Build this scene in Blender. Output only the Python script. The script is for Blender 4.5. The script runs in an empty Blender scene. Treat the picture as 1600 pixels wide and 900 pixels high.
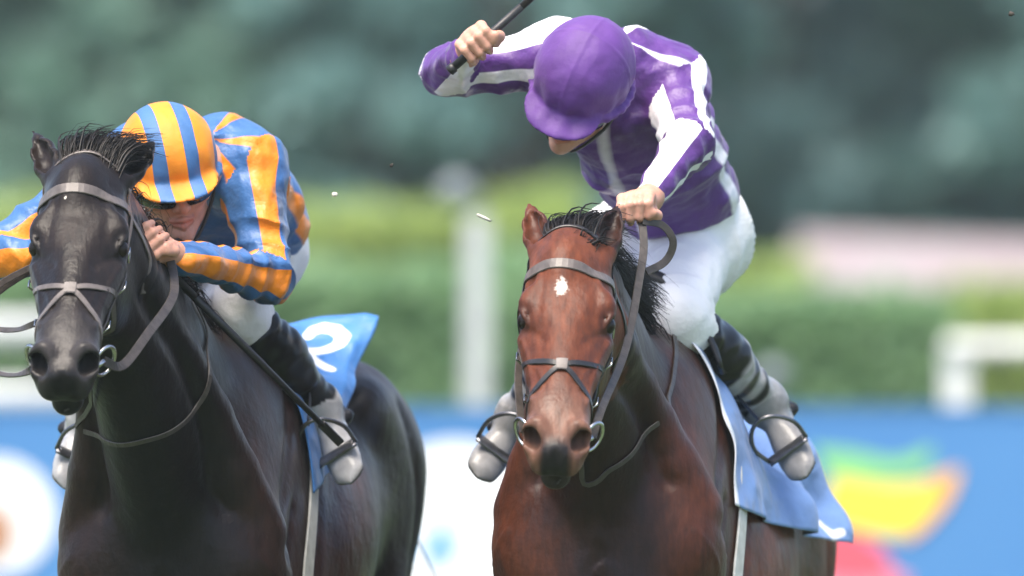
# Two racehorses and their jockeys drive for the line past a blue sponsor hoarding, seen head-on through a long lens.
import bpy, bmesh, math, random, time
import numpy as np
from mathutils import Vector, Matrix, noise as mnoise
from mathutils.bvhtree import BVHTree

random.seed(7); rng = np.random.default_rng(11)
T0 = time.time()
scene = bpy.context.scene
COL = scene.collection

# ------------------------------------------------------------------ camera, world, sun, exposure
CAM_D, CAM_Z, PXM = 25.0, 1.67, 800.0        # metres to the leading heads, lens height, photo pixels per metre there
cam = bpy.data.cameras.new('camera'); cam_o = bpy.data.objects.new('camera', cam); COL.objects.link(cam_o)
cam_o.location = (0, -CAM_D, CAM_Z); cam_o.rotation_euler = (math.radians(90), 0, 0)
cam.sensor_width = 36.0; cam.lens = 36.0 * CAM_D * PXM / 1600.0
cam.clip_start = 0.5; cam.clip_end = 2000
cam.dof.use_dof = True; cam.dof.focus_distance = CAM_D + 0.15; cam.dof.aperture_fstop = 2.9; cam.dof.aperture_blades = 0
scene.camera = cam_o

SUN_EL, SUN_AZ = math.radians(68), math.radians(-150)     # azimuth measured from +Y towards +X
world = bpy.data.worlds.new('World'); scene.world = world; world.use_nodes = True
wn, wl = world.node_tree.nodes, world.node_tree.links
wn.clear()
sky = wn.new('ShaderNodeTexSky'); sky.sky_type = 'NISHITA'; sky.sun_disc = False
sky.sun_elevation = SUN_EL; sky.sun_rotation = SUN_AZ % (2 * math.pi)
sky.air_density = 0.8; sky.dust_density = 3.0; sky.ozone_density = 1.0
bg = wn.new('ShaderNodeBackground'); bg.inputs['Strength'].default_value = 0.14
wo = wn.new('ShaderNodeOutputWorld')
wl.new(sky.outputs[0], bg.inputs[0]); wl.new(bg.outputs[0], wo.inputs[0])
sun = bpy.data.lights.new('sun', 'SUN'); sun.energy = 2.6; sun.angle = math.radians(38); sun.color = (1.0, 0.91, 0.79)
sun_o = bpy.data.objects.new('sun', sun); COL.objects.link(sun_o)
_d = Vector((math.sin(SUN_AZ) * math.cos(SUN_EL), math.cos(SUN_AZ) * math.cos(SUN_EL), math.sin(SUN_EL)))
sun_o.rotation_euler = _d.to_track_quat('Z', 'Y').to_euler(); sun_o.location = (0, 0, 30)
vs = scene.view_settings
vs.view_transform = 'Standard'; vs.look = 'None'; vs.gamma = 1.0; vs.use_curve_mapping = False
vs.exposure = 1.48
scene.render.resolution_x, scene.render.resolution_y = 1024, 576
scene.cycles.use_denoising = True
scene.cycles.max_bounces = 6
scene.cycles.sample_clamp_indirect = 6.0

def P(px, py, y):
    """the point at depth y (metres behind the leading heads) that stands at photo pixel (px, py)"""
    k = (CAM_D + y) / (CAM_D * PXM)
    return np.array([(px - 800.0) * k, y, CAM_Z - (py - 450.0) * k])

# ------------------------------------------------------------------ object helpers
def tag(o, label=None, cat=None, group=None, kind=None):
    if label: o['label'] = label
    if cat: o['category'] = cat
    if group: o['group'] = group
    if kind: o['kind'] = kind
    return o

def empty(name, loc=(0, 0, 0)):
    o = bpy.data.objects.new(name, None); COL.objects.link(o); o.location = loc; o.empty_display_size = 0.1
    return o

def mesh_obj(name, verts, faces, mat=None, parent=None, smooth=True, attrs=None):
    """verts in world space; the object's origin sits at its parent's (an empty) location"""
    v = np.asarray(verts, dtype=np.float32)
    off = np.array(parent_origin(parent), dtype=np.float32) if parent is not None else np.zeros(3, np.float32)
    me = bpy.data.meshes.new(name)
    v = v - off
    if isinstance(faces, np.ndarray):
        n, k = faces.shape
        me.vertices.add(len(v)); me.vertices.foreach_set('co', v.ravel())
        me.loops.add(n * k); me.loops.foreach_set('vertex_index', faces.astype(np.int32).ravel())
        me.polygons.add(n); me.polygons.foreach_set('loop_start', np.arange(0, n * k, k, dtype=np.int32))
        me.update(calc_edges=True)
    else:
        me.from_pydata(v.tolist(), [], [list(f) for f in faces]); me.update()
    if smooth: me.polygons.foreach_set('use_smooth', np.ones(len(me.polygons), dtype=bool))
    if attrs:
        for an, av in attrs.items():
            av = np.asarray(av, dtype=np.float32)
            if av.ndim == 1:
                a = me.attributes.new(an, 'FLOAT', 'POINT'); a.data.foreach_set('value', av)
            else:
                a = me.attributes.new(an, 'FLOAT_COLOR', 'POINT')
                c = np.ones((len(av), 4), np.float32); c[:, :3] = av; a.data.foreach_set('color', c.ravel())
    if mat: me.materials.append(mat)
    o = bpy.data.objects.new(name, me); COL.objects.link(o)
    if parent is not None: o.parent = parent
    return o

def parent_origin(p):
    loc = np.zeros(3)
    while p is not None:
        loc = loc + np.array(p.location); p = p.parent
    return loc

class MB:
    """collects simple shapes in world space and links them as one mesh"""
    def __init__(s): s.v, s.f = [], []
    def add(s, v, f):
        b = len(s.v); s.v += [tuple(map(float, q)) for q in v]; s.f += [tuple(i + b for i in g) for g in f]; return s
    def box(s, c, size, R=None, bevel=0.0):
        c = np.array(c, float); h = np.array(size, float) / 2
        bm = bmesh.new(); bmesh.ops.create_cube(bm, size=1.0)
        for q in bm.verts: q.co = Vector((q.co.x * 2 * h[0], q.co.y * 2 * h[1], q.co.z * 2 * h[2]))
        if bevel > 0: bmesh.ops.bevel(bm, geom=list(bm.edges), offset=bevel, segments=2, affect='EDGES', profile=0.7)
        bm.verts.index_update()
        v = np.array([tuple(q.co) for q in bm.verts]); f = [tuple(x.index for x in fc.verts) for fc in bm.faces]; bm.free()
        if R is not None: v = v @ np.array(R, float).T
        return s.add(v + c, f)
    def tube(s, pts, rad, n=8, cap=True, flat=None, up=(0, 0, 1)):
        pts = np.array(pts, float); m = len(pts)
        rad = np.full(m, rad, float) if np.isscalar(rad) else np.array(rad, float)
        tan = np.gradient(pts, axis=0); tan /= np.linalg.norm(tan, axis=1)[:, None] + 1e-9
        a = np.array(up, float)
        if abs(np.dot(a, tan[0])) > .95: a = np.array([1., 0, 0])
        V = []
        for i in range(m):
            a = a - np.dot(a, tan[i]) * tan[i]; a /= np.linalg.norm(a) + 1e-9
            b = np.cross(tan[i], a)
            for k in range(n):
                t = 2 * math.pi * k / n
                V.append(pts[i] + rad[i] * (math.cos(t) * a * (flat or 1.0) + math.sin(t) * b))
        F = [(i * n + k, i * n + (k + 1) % n, (i + 1) * n + (k + 1) % n, (i + 1) * n + k) for i in range(m - 1) for k in range(n)]
        if cap: F += [tuple(range(n))[::-1], tuple((m - 1) * n + k for k in range(n))]
        return s.add(V, F)
    def build(s, name, mat, parent=None, smooth=True, attrs=None): return mesh_obj(name, s.v, s.f, mat, parent, smooth, attrs)

def spline(pts, n):
    """Catmull-Rom through pts, n samples"""
    p = np.array(pts, float); m = len(p)
    q = np.vstack([2 * p[0] - p[1], p, 2 * p[-1] - p[-2]])
    out = []
    for t in np.linspace(0, m - 1 - 1e-9, n):
        i = int(t); u = t - i; a, b, c, d = q[i], q[i + 1], q[i + 2], q[i + 3]
        out.append(.5 * (2 * b + (c - a) * u + (2 * a - 5 * b + 4 * c - d) * u * u + (3 * b - a - 3 * c + d) * u ** 3))
    return np.array(out)

def smooth_interp(x, xs, ys):
    """monotone-ish cubic interpolation of ys(xs) at x (numpy)"""
    xs = np.asarray(xs, np.float32); ys = np.asarray(ys, np.float32)
    m = np.gradient(ys, xs); x = np.clip(x, xs[0], xs[-1])
    i = np.clip(np.searchsorted(xs, x, side='right') - 1, 0, len(xs) - 2)
    h = xs[i + 1] - xs[i]; t = (x - xs[i]) / h
    return ((2 * t ** 3 - 3 * t ** 2 + 1) * ys[i] + (t ** 3 - 2 * t ** 2 + t) * h * m[i] +
            (-2 * t ** 3 + 3 * t ** 2) * ys[i + 1] + (t ** 3 - t ** 2) * h * m[i + 1])

def unit(v): v = np.asarray(v, float); return v / (np.linalg.norm(v) + 1e-12)

def frame(o, x, y):
    """origin + orthonormal axes (rows) built from x and approximate y"""
    x = unit(x); y = unit(np.asarray(y, float) - np.dot(y, x) * x); z = np.cross(x, y)
    return np.asarray(o, float), np.array([x, y, z])

# ------------------------------------------------------------------ sculpting: a distance field on a grid, meshed with surface nets
def bands(lo, hi, coarse, fines=()):
    """axis coordinates from lo to hi: step `coarse`, or a finer step inside the (a, b, step) bands"""
    out = [lo]
    while out[-1] < hi:
        st = coarse; x = out[-1]
        for a, b, s in fines:
            if a <= x <= b: st = min(st, s)
            elif x < a: st = min(st, max(s, (a - x) * .5 + s)) if a - x < coarse * 2 else st
        out.append(x + st)
    return np.array(out, np.float32)

class Field:
    def __init__(s, xs, ys, zs):
        s.ax = [np.asarray(a, np.float32) for a in (xs, ys, zs)]
        s.F = np.full([len(a) for a in s.ax], 0.5, np.float32)
    def box(s, lo, hi, m):
        sl = []
        for a, l, h in zip(s.ax, lo, hi):
            i, j = np.searchsorted(a, [l - m, h + m]); sl.append(slice(max(i - 1, 0), min(j + 1, len(a))))
        return tuple(sl)
    def pts(s, sl, O=None, R=None):
        x, y, z = (a[q] for a, q in zip(s.ax, sl))
        x = x[:, None, None]; y = y[None, :, None]; z = z[None, None, :]
        if R is None: return x, y, z
        O = np.asarray(O, np.float32); R = np.asarray(R, np.float32); x = x - O[0]; y = y - O[1]; z = z - O[2]
        return tuple(R[i, 0] * x + R[i, 1] * y + R[i, 2] * z for i in range(3))
    def put(s, sl, d, k, op):
        f = s.F[sl]
        if op == 'u':
            if k > 0: h = np.maximum(k - np.abs(f - d), 0) / k; r = np.minimum(f, d) - h * h * k * .25
            else: r = np.minimum(f, d)
        elif op == 's':
            d = -d; h = np.maximum(k - np.abs(f - d), 0) / max(k, 1e-6); r = np.maximum(f, d) + h * h * k * .25
        elif op == 'i': r = np.maximum(f, d)
        elif op == 'e':      # engrave: add a dent of depth k where d < 0 falls smoothly
            r = f + d
        s.F[sl] = r
    def ell(s, c, r, R=None, k=.02, op='u'):
        c = np.asarray(c, float); r = np.asarray(r, float) if not np.isscalar(r) else np.array([r] * 3, float)
        e = np.abs(R.T) @ r if R is not None else r
        sl = s.box(c - e, c + e, k + .03)
        x, y, z = s.pts(sl, c, R if R is not None else np.eye(3))
        k0 = np.sqrt((x / r[0]) ** 2 + (y / r[1]) ** 2 + (z / r[2]) ** 2) + 1e-6
        k1 = np.sqrt((x / r[0] ** 2) ** 2 + (y / r[1] ** 2) ** 2 + (z / r[2] ** 2) ** 2) + 1e-6
        s.put(sl, k0 * (k0 - 1) / k1, k, op); return s
    def cap(s, a, b, ra, rb, k=.02, op='u', side=None, flat=1.0):
        """tapered capsule; with `side`, its radius along that direction is scaled by `flat`"""
        a = np.asarray(a, float); b = np.asarray(b, float); m = max(ra, rb) * max(1, flat)
        sl = s.box(np.minimum(a, b) - m, np.maximum(a, b) + m, k + .03)
        x, y, z = s.pts(sl, a, np.eye(3)); d = b - a; L2 = float(np.dot(d, d)) + 1e-12
        t = np.clip((x * d[0] + y * d[1] + z * d[2]) / L2, 0, 1)
        x = x - t * d[0]; y = y - t * d[1]; z = z - t * d[2]; r = ra + (rb - ra) * t
        q2 = x * x + y * y + z * z
        if side is not None:
            w = unit(side); u = x * w[0] + y * w[1] + z * w[2]; v2 = np.maximum(q2 - u * u, 0); r2 = r * flat
            k0 = np.sqrt(v2 / r ** 2 + u * u / r2 ** 2) + 1e-6; k1 = np.sqrt(v2 / r ** 4 + u * u / r2 ** 4) + 1e-6
            dist = k0 * (k0 - 1) / k1
        else: dist = np.sqrt(q2) - r
        s.put(sl, dist, k, op); return s
    def chain(s, pts, rads, k=.01, op='u', side=None, flat=1.0):
        for i in range(len(pts) - 1): s.cap(pts[i], pts[i + 1], rads[i], rads[i + 1], k if i == 0 else min(k, .012) if op == 'u' else k, op, side, flat)
        return s
    def loft(s, fr, K, k=.03, op='u', clip=None):
        """loft along the frame's 2nd axis; K rows: (t, centre_x, top_z, bottom_z, half_width, power_top, power_bottom, widest(0..1))"""
        O, R = fr; K = np.array(K, float); t0, t1 = K[0, 0], K[-1, 0]
        cs = np.array([[x, t, z] for t in (t0, t1) for x in (-K[:, 4].max() + K[:, 1].min(), K[:, 4].max() + K[:, 1].max()) for z in (K[:, 3].min(), K[:, 2].max())]) @ R + O
        sl = s.box(cs.min(0), cs.max(0), k + .03)
        x, t, z = s.pts(sl, O, R)
        tc = np.clip(t, t0, t1); g = lambda j: smooth_interp(tc, K[:, 0], K[:, j]).astype(np.float32)
        top, bot, w = g(2), g(3), np.maximum(g(4), 1e-3); wz = g(7)
        cz = bot + (top - bot) * wz; z = z - cz; x = x - g(1)
        up = z > 0; hh = np.where(up, np.maximum(top - cz, 1e-3), np.maximum(cz - bot, 1e-3)); p = np.where(up, g(5), g(6))
        G = (np.abs(x / w) ** p + np.abs(z / hh) ** p) ** (1 / p) + 1e-5
        rho = np.sqrt(x * x + z * z) + 1e-5
        d = np.where(G < .05, -np.minimum(w, hh), rho - rho / G)
        e = np.abs(t - tc); d = np.where(e > 0, np.sqrt(np.maximum(d, 0) ** 2 + e * e), d)
        s.put(sl, d.astype(np.float32), k, op); return s
    def blur(s, n=1):
        for _ in range(n):
            for ax in range(3):
                a = np.moveaxis(s.F, ax, 0); a[1:-1] = .25 * a[:-2] + .5 * a[1:-1] + .25 * a[2:]
        return s
    def mesh(s):
        F = s.F; sg = F < 0
        c = np.zeros([n - 1 for n in F.shape], np.uint8)
        for dx in (0, 1):
            for dy in (0, 1):
                for dz in (0, 1): c += sg[dx:F.shape[0] - 1 + dx, dy:F.shape[1] - 1 + dy, dz:F.shape[2] - 1 + dz]
        I = np.argwhere((c > 0) & (c < 8)); idx = np.full(c.shape, -1, np.int32); idx[tuple(I.T)] = np.arange(len(I))
        acc = np.zeros((len(I), 3), np.float32); cnt = np.zeros(len(I), np.float32)
        cr = [(a, b) for a in range(8) for b in range(8) if a < b and bin(a ^ b).count('1') == 1]
        off = [np.array([(q >> 2) & 1, (q >> 1) & 1, q & 1]) for q in range(8)]
        val = [F[tuple((I + o).T)] for o in off]
        pos = [np.stack([s.ax[j][I[:, j] + o[j]] for j in range(3)], 1) for o in off]
        for a, b in cr:
            m = (val[a] < 0) != (val[b] < 0)
            t = val[a][m] / (val[a][m] - val[b][m])
            acc[m] += pos[a][m] + t[:, None] * (pos[b][m] - pos[a][m]); cnt[m] += 1
        V = acc / np.maximum(cnt, 1)[:, None]
        faces = []
        for ax in range(3):
            u, v = [(1, 2), (2, 0), (0, 1)][ax]
            lo = [slice(None)] * 3; hi = [slice(None)] * 3; lo[ax] = slice(0, -1); hi[ax] = slice(1, None)
            A, B = sg[tuple(lo)], sg[tuple(hi)]
            E = np.argwhere(A != B)
            E = E[(E[:, u] > 0) & (E[:, v] > 0) & (E[:, u] < c.shape[u]) & (E[:, v] < c.shape[v])]
            flip = A[tuple(E.T)]
            eu = np.zeros(3, int); eu[u] = 1; ev = np.zeros(3, int); ev[v] = 1
            q = np.stack([idx[tuple((E - eu - ev).T)], idx[tuple((E - ev).T)], idx[tuple(E.T)], idx[tuple((E - eu).T)]], 1)
            q[~flip] = q[~flip][:, ::-1]; faces.append(q)
        Q = np.concatenate(faces); Q = Q[(Q >= 0).all(1)]
        return V, Q

def relax(V, Q, n=1, w=.5):
    """Laplacian smoothing on a quad mesh"""
    e = np.concatenate([Q[:, [0, 1]], Q[:, [1, 2]], Q[:, [2, 3]], Q[:, [3, 0]]]); V = V.copy()
    for _ in range(n):
        s = np.zeros_like(V); c = np.zeros(len(V), np.float32)
        for j in range(3):
            s[:, j] = np.bincount(e[:, 0], V[e[:, 1], j], len(V)) + np.bincount(e[:, 1], V[e[:, 0], j], len(V))
        c = np.bincount(e[:, 0], minlength=len(V)) + np.bincount(e[:, 1], minlength=len(V))
        V = V + w * (s / np.maximum(c, 1)[:, None] - V)
    return V.astype(np.float32)

def normals(V, Q):
    n = np.cross(V[Q[:, 2]] - V[Q[:, 0]], V[Q[:, 3]] - V[Q[:, 1]]); N = np.zeros_like(V)
    for j in range(4):
        for a in range(3): N[:, a] += np.bincount(Q[:, j], n[:, a], len(V))
    return N / (np.linalg.norm(N, axis=1)[:, None] + 1e-12)

def seg_t(V, a, b):
    """parameter along a-b and distance to the segment, for every vertex"""
    a = np.asarray(a, float); d = np.asarray(b, float) - a; t = np.clip(((V - a) @ d) / np.dot(d, d), 0, 1)
    return t, np.linalg.norm(V - a - t[:, None] * d, axis=1)

def wave(V, seed=0, f=1.0, n=5):
    """cheap smooth noise: a few summed sine waves, about -1..1"""
    r = np.random.default_rng(seed); o = np.zeros(len(V), np.float32)
    for _ in range(n):
        k = r.normal(size=3) * f; o += np.sin(V @ k + r.uniform(0, 6.3) + 1.3 * np.sin(V @ (r.normal(size=3) * f * .6)))
    return o / n * 1.4

# ------------------------------------------------------------------ materials
def new_mat(name):
    m = bpy.data.materials.new(name); m.use_nodes = True; nt = m.node_tree
    return m, nt, nt.nodes, nt.links, nt.nodes['Principled BSDF']

def node(nt, t, **kw):
    n = nt.nodes.new(t)
    for k, v in kw.items():
        if k in n.inputs: n.inputs[k].default_value = v
        else: setattr(n, k, v)
    return n

def bump(nt, b, scale, strength, dist=.002, detail=4, stretch=None, prev=None, rough=.6):
    tc = node(nt, 'ShaderNodeTexCoord'); src = tc.outputs['Object']
    if stretch:
        mp = node(nt, 'ShaderNodeMapping'); mp.inputs['Scale'].default_value = stretch; nt.links.new(src, mp.inputs[0]); src = mp.outputs[0]
    nz = node(nt, 'ShaderNodeTexNoise'); nz.inputs['Scale'].default_value = scale; nz.inputs['Detail'].default_value = detail; nz.inputs['Roughness'].default_value = rough
    nt.links.new(src, nz.inputs['Vector'])
    bp = node(nt, 'ShaderNodeBump'); bp.inputs['Strength'].default_value = strength; bp.inputs['Distance'].default_value = dist
    nt.links.new(nz.outputs['Fac'], bp.inputs['Height'])
    if prev: nt.links.new(prev.outputs[0], bp.inputs['Normal'])
    nt.links.new(bp.outputs[0], b.inputs['Normal'])
    return bp

def ridged(nt, b, scale, strength, dist, prev=None, stretch=(1, 1, 1), detail=3, warp=.6):
    """bump from ridged noise: sharp creases or raised veins"""
    tc = node(nt, 'ShaderNodeTexCoord'); mp = node(nt, 'ShaderNodeMapping'); mp.inputs['Scale'].default_value = stretch; nt.links.new(tc.outputs['Object'], mp.inputs[0])
    nz = node(nt, 'ShaderNodeTexNoise'); nz.noise_type = 'RIDGED_MULTIFRACTAL'; nz.inputs['Scale'].default_value = scale; nz.inputs['Detail'].default_value = detail; nz.inputs['Distortion'].default_value = warp
    nt.links.new(mp.outputs[0], nz.inputs['Vector'])
    bp = node(nt, 'ShaderNodeBump'); bp.inputs['Strength'].default_value = strength; bp.inputs['Distance'].default_value = dist
    nt.links.new(nz.outputs['Fac'], bp.inputs['Height'])
    if prev: nt.links.new(prev.outputs[0], bp.inputs['Normal'])
    nt.links.new(bp.outputs[0], b.inputs['Normal'])
    return bp

def mottled(name, c1, c2, scale=8, rough=.5, detail=4, bstr=.3, bscale=None, bdist=.003, spec=.5, stretch=None, **kw):
    m, nt, N, L, b = new_mat(name)
    tc = node(nt, 'ShaderNodeTexCoord'); src = tc.outputs['Object']
    if stretch:
        mp = node(nt, 'ShaderNodeMapping'); mp.inputs['Scale'].default_value = stretch; L.new(src, mp.inputs[0]); src = mp.outputs[0]
    nz = node(nt, 'ShaderNodeTexNoise'); nz.inputs['Scale'].default_value = scale; nz.inputs['Detail'].default_value = detail
    L.new(src, nz.inputs['Vector'])
    cr = node(nt, 'ShaderNodeValToRGB'); cr.color_ramp.elements[0].position = .3; cr.color_ramp.elements[1].position = .7
    cr.color_ramp.elements[0].color = (*c1, 1); cr.color_ramp.elements[1].color = (*c2, 1)
    L.new(nz.outputs['Fac'], cr.inputs[0]); L.new(cr.outputs[0], b.inputs['Base Color'])
    b.inputs['Roughness'].default_value = rough; b.inputs['Specular IOR Level'].default_value = spec
    for k, v in kw.items(): b.inputs[k.replace('_', ' ')].default_value = v
    if bstr: bump(nt, b, bscale or scale * 3, bstr, bdist)
    return m
# ------------------------------------------------------------------ horses
def rotz(a): c, s = math.cos(a), math.sin(a); return np.array([[c, -s, 0], [s, c, 0], [0, 0, 1.]])
def roty(a): c, s = math.cos(a), math.sin(a); return np.array([[c, 0, s], [0, 1, 0], [-s, 0, c]])
def rotx(a): c, s = math.cos(a), math.sin(a); return np.array([[1, 0, 0], [0, c, -s], [0, s, c]])

def head_frame(poll, pitch, yaw, roll):
    a = math.radians(pitch); S = np.array([1., 0, 0]); N = np.array([0, -math.cos(a), -math.sin(a)]); Fv = np.array([0, -math.sin(a), math.cos(a)])
    M = roty(math.radians(roll)) @ rotz(math.radians(yaw))
    return np.asarray(poll, float), np.array([M @ S, M @ N, M @ Fv])

def coat_material(name, rough=.46, sheen=.03, var=.35, tint=(.8, .75, .7), coatw=.01, spec=.22):
    m, nt, N, L, b = new_mat(name)
    at = node(nt, 'ShaderNodeAttribute', attribute_name='coat')
    tc = node(nt, 'ShaderNodeTexCoord')
    n1 = node(nt, 'ShaderNodeTexNoise'); n1.inputs['Scale'].default_value = 5; n1.inputs['Detail'].default_value = 6
    mp = node(nt, 'ShaderNodeMapping'); mp.inputs['Scale'].default_value = (1, .22, .3); L.new(tc.outputs['Object'], mp.inputs[0])
    n2 = node(nt, 'ShaderNodeTexNoise'); n2.inputs['Scale'].default_value = 85; n2.inputs['Detail'].default_value = 4; L.new(mp.outputs[0], n2.inputs['Vector'])
    L.new(tc.outputs['Object'], n1.inputs['Vector'])
    mr = node(nt, 'ShaderNodeMapRange'); mr.inputs[1].default_value = .3; mr.inputs[2].default_value = .7; mr.inputs[3].default_value = 1 - var; mr.inputs[4].default_value = 1 + var * .6
    L.new(n1.outputs['Fac'], mr.inputs[0])
    mr2 = node(nt, 'ShaderNodeMapRange'); mr2.inputs[1].default_value = .3; mr2.inputs[2].default_value = .7; mr2.inputs[3].default_value = .66; mr2.inputs[4].default_value = 1.34
    L.new(n2.outputs['Fac'], mr2.inputs[0])
    mu = node(nt, 'ShaderNodeMath', operation='MULTIPLY'); L.new(mr.outputs[0], mu.inputs[0]); L.new(mr2.outputs[0], mu.inputs[1])
    vm = node(nt, 'ShaderNodeVectorMath', operation='SCALE'); L.new(at.outputs['Color'], vm.inputs[0]); L.new(mu.outputs[0], vm.inputs['Scale'])
    # the white star on the forehead has a ragged hair edge of its own
    st = node(nt, 'ShaderNodeAttribute', attribute_name='star')
    n3 = node(nt, 'ShaderNodeTexNoise'); n3.inputs['Scale'].default_value = 150; L.new(tc.outputs['Object'], n3.inputs['Vector'])
    ad = node(nt, 'ShaderNodeMath', operation='MULTIPLY_ADD'); ad.inputs[1].default_value = .026; L.new(n3.outputs['Fac'], ad.inputs[0]); L.new(st.outputs['Fac'], ad.inputs[2])
    ms = node(nt, 'ShaderNodeMapRange'); ms.inputs[1].default_value = .006; ms.inputs[2].default_value = .016; ms.inputs[3].default_value = 1; ms.inputs[4].default_value = 0
    L.new(ad.outputs[0], ms.inputs[0])
    mx = node(nt, 'ShaderNodeMix', data_type='RGBA'); L.new(ms.outputs[0], mx.inputs[0]); L.new(vm.outputs[0], mx.inputs[6]); mx.inputs[7].default_value = (.55, .50, .44, 1)
    L.new(mx.outputs[2], b.inputs['Base Color'])
    rr = node(nt, 'ShaderNodeMapRange'); rr.inputs[1].default_value = .35; rr.inputs[2].default_value = .65; rr.inputs[3].default_value = rough - .1; rr.inputs[4].default_value = rough + .1
    L.new(n1.outputs['Fac'], rr.inputs[0]); L.new(rr.outputs[0], b.inputs['Roughness'])
    b.inputs['Specular IOR Level'].default_value = spec; b.inputs['Sheen Weight'].default_value = sheen; b.inputs['Sheen Roughness'].default_value = .45; b.inputs['Sheen Tint'].default_value = (*tint, 1)
    b.inputs['Coat Weight'].default_value = coatw; b.inputs['Coat Roughness'].default_value = .25
    b1 = bump(nt, b, 11, .45, .012, 4)
    b1 = ridged(nt, b, 7, .30, .006, b1, (1, .7, .5), 2)
    b1 = bump(nt, b, 34, .35, .005, 3, (1, .8, .6), prev=b1)
    b2 = bump(nt, b, 110, .4, .0022, 3, (1, .22, .35), prev=b1)
    return m

def strands(mb, roots, tips_fn, n_seg=5, r0=.0012, r1=.0002, sides=3):
    """thin tapered hairs; tips_fn(root) gives control points after the root"""
    for r in roots:
        c = np.vstack([[r], tips_fn(r)]); p = spline(c, n_seg + 1)
        mb.tube(p, np.linspace(r0, r1, n_seg + 1), sides, cap=False)

M_eye = mottled('horse_eye', (.004, .002, .0015), (.012, .006, .004), 60, .34, bstr=0, spec=.3)
M_hair = mottled('black_horsehair', (.006, .005, .005), (.016, .012, .010), 40, .5, bstr=0, spec=.3)
M_hoof = mottled('dark_hoof_horn', (.02, .017, .014), (.05, .04, .03), 30, .45)
M_shoe = mottled('steel_shoe', (.25, .25, .26), (.4, .4, .42), 50, .3, Metallic=1.0)

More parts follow.
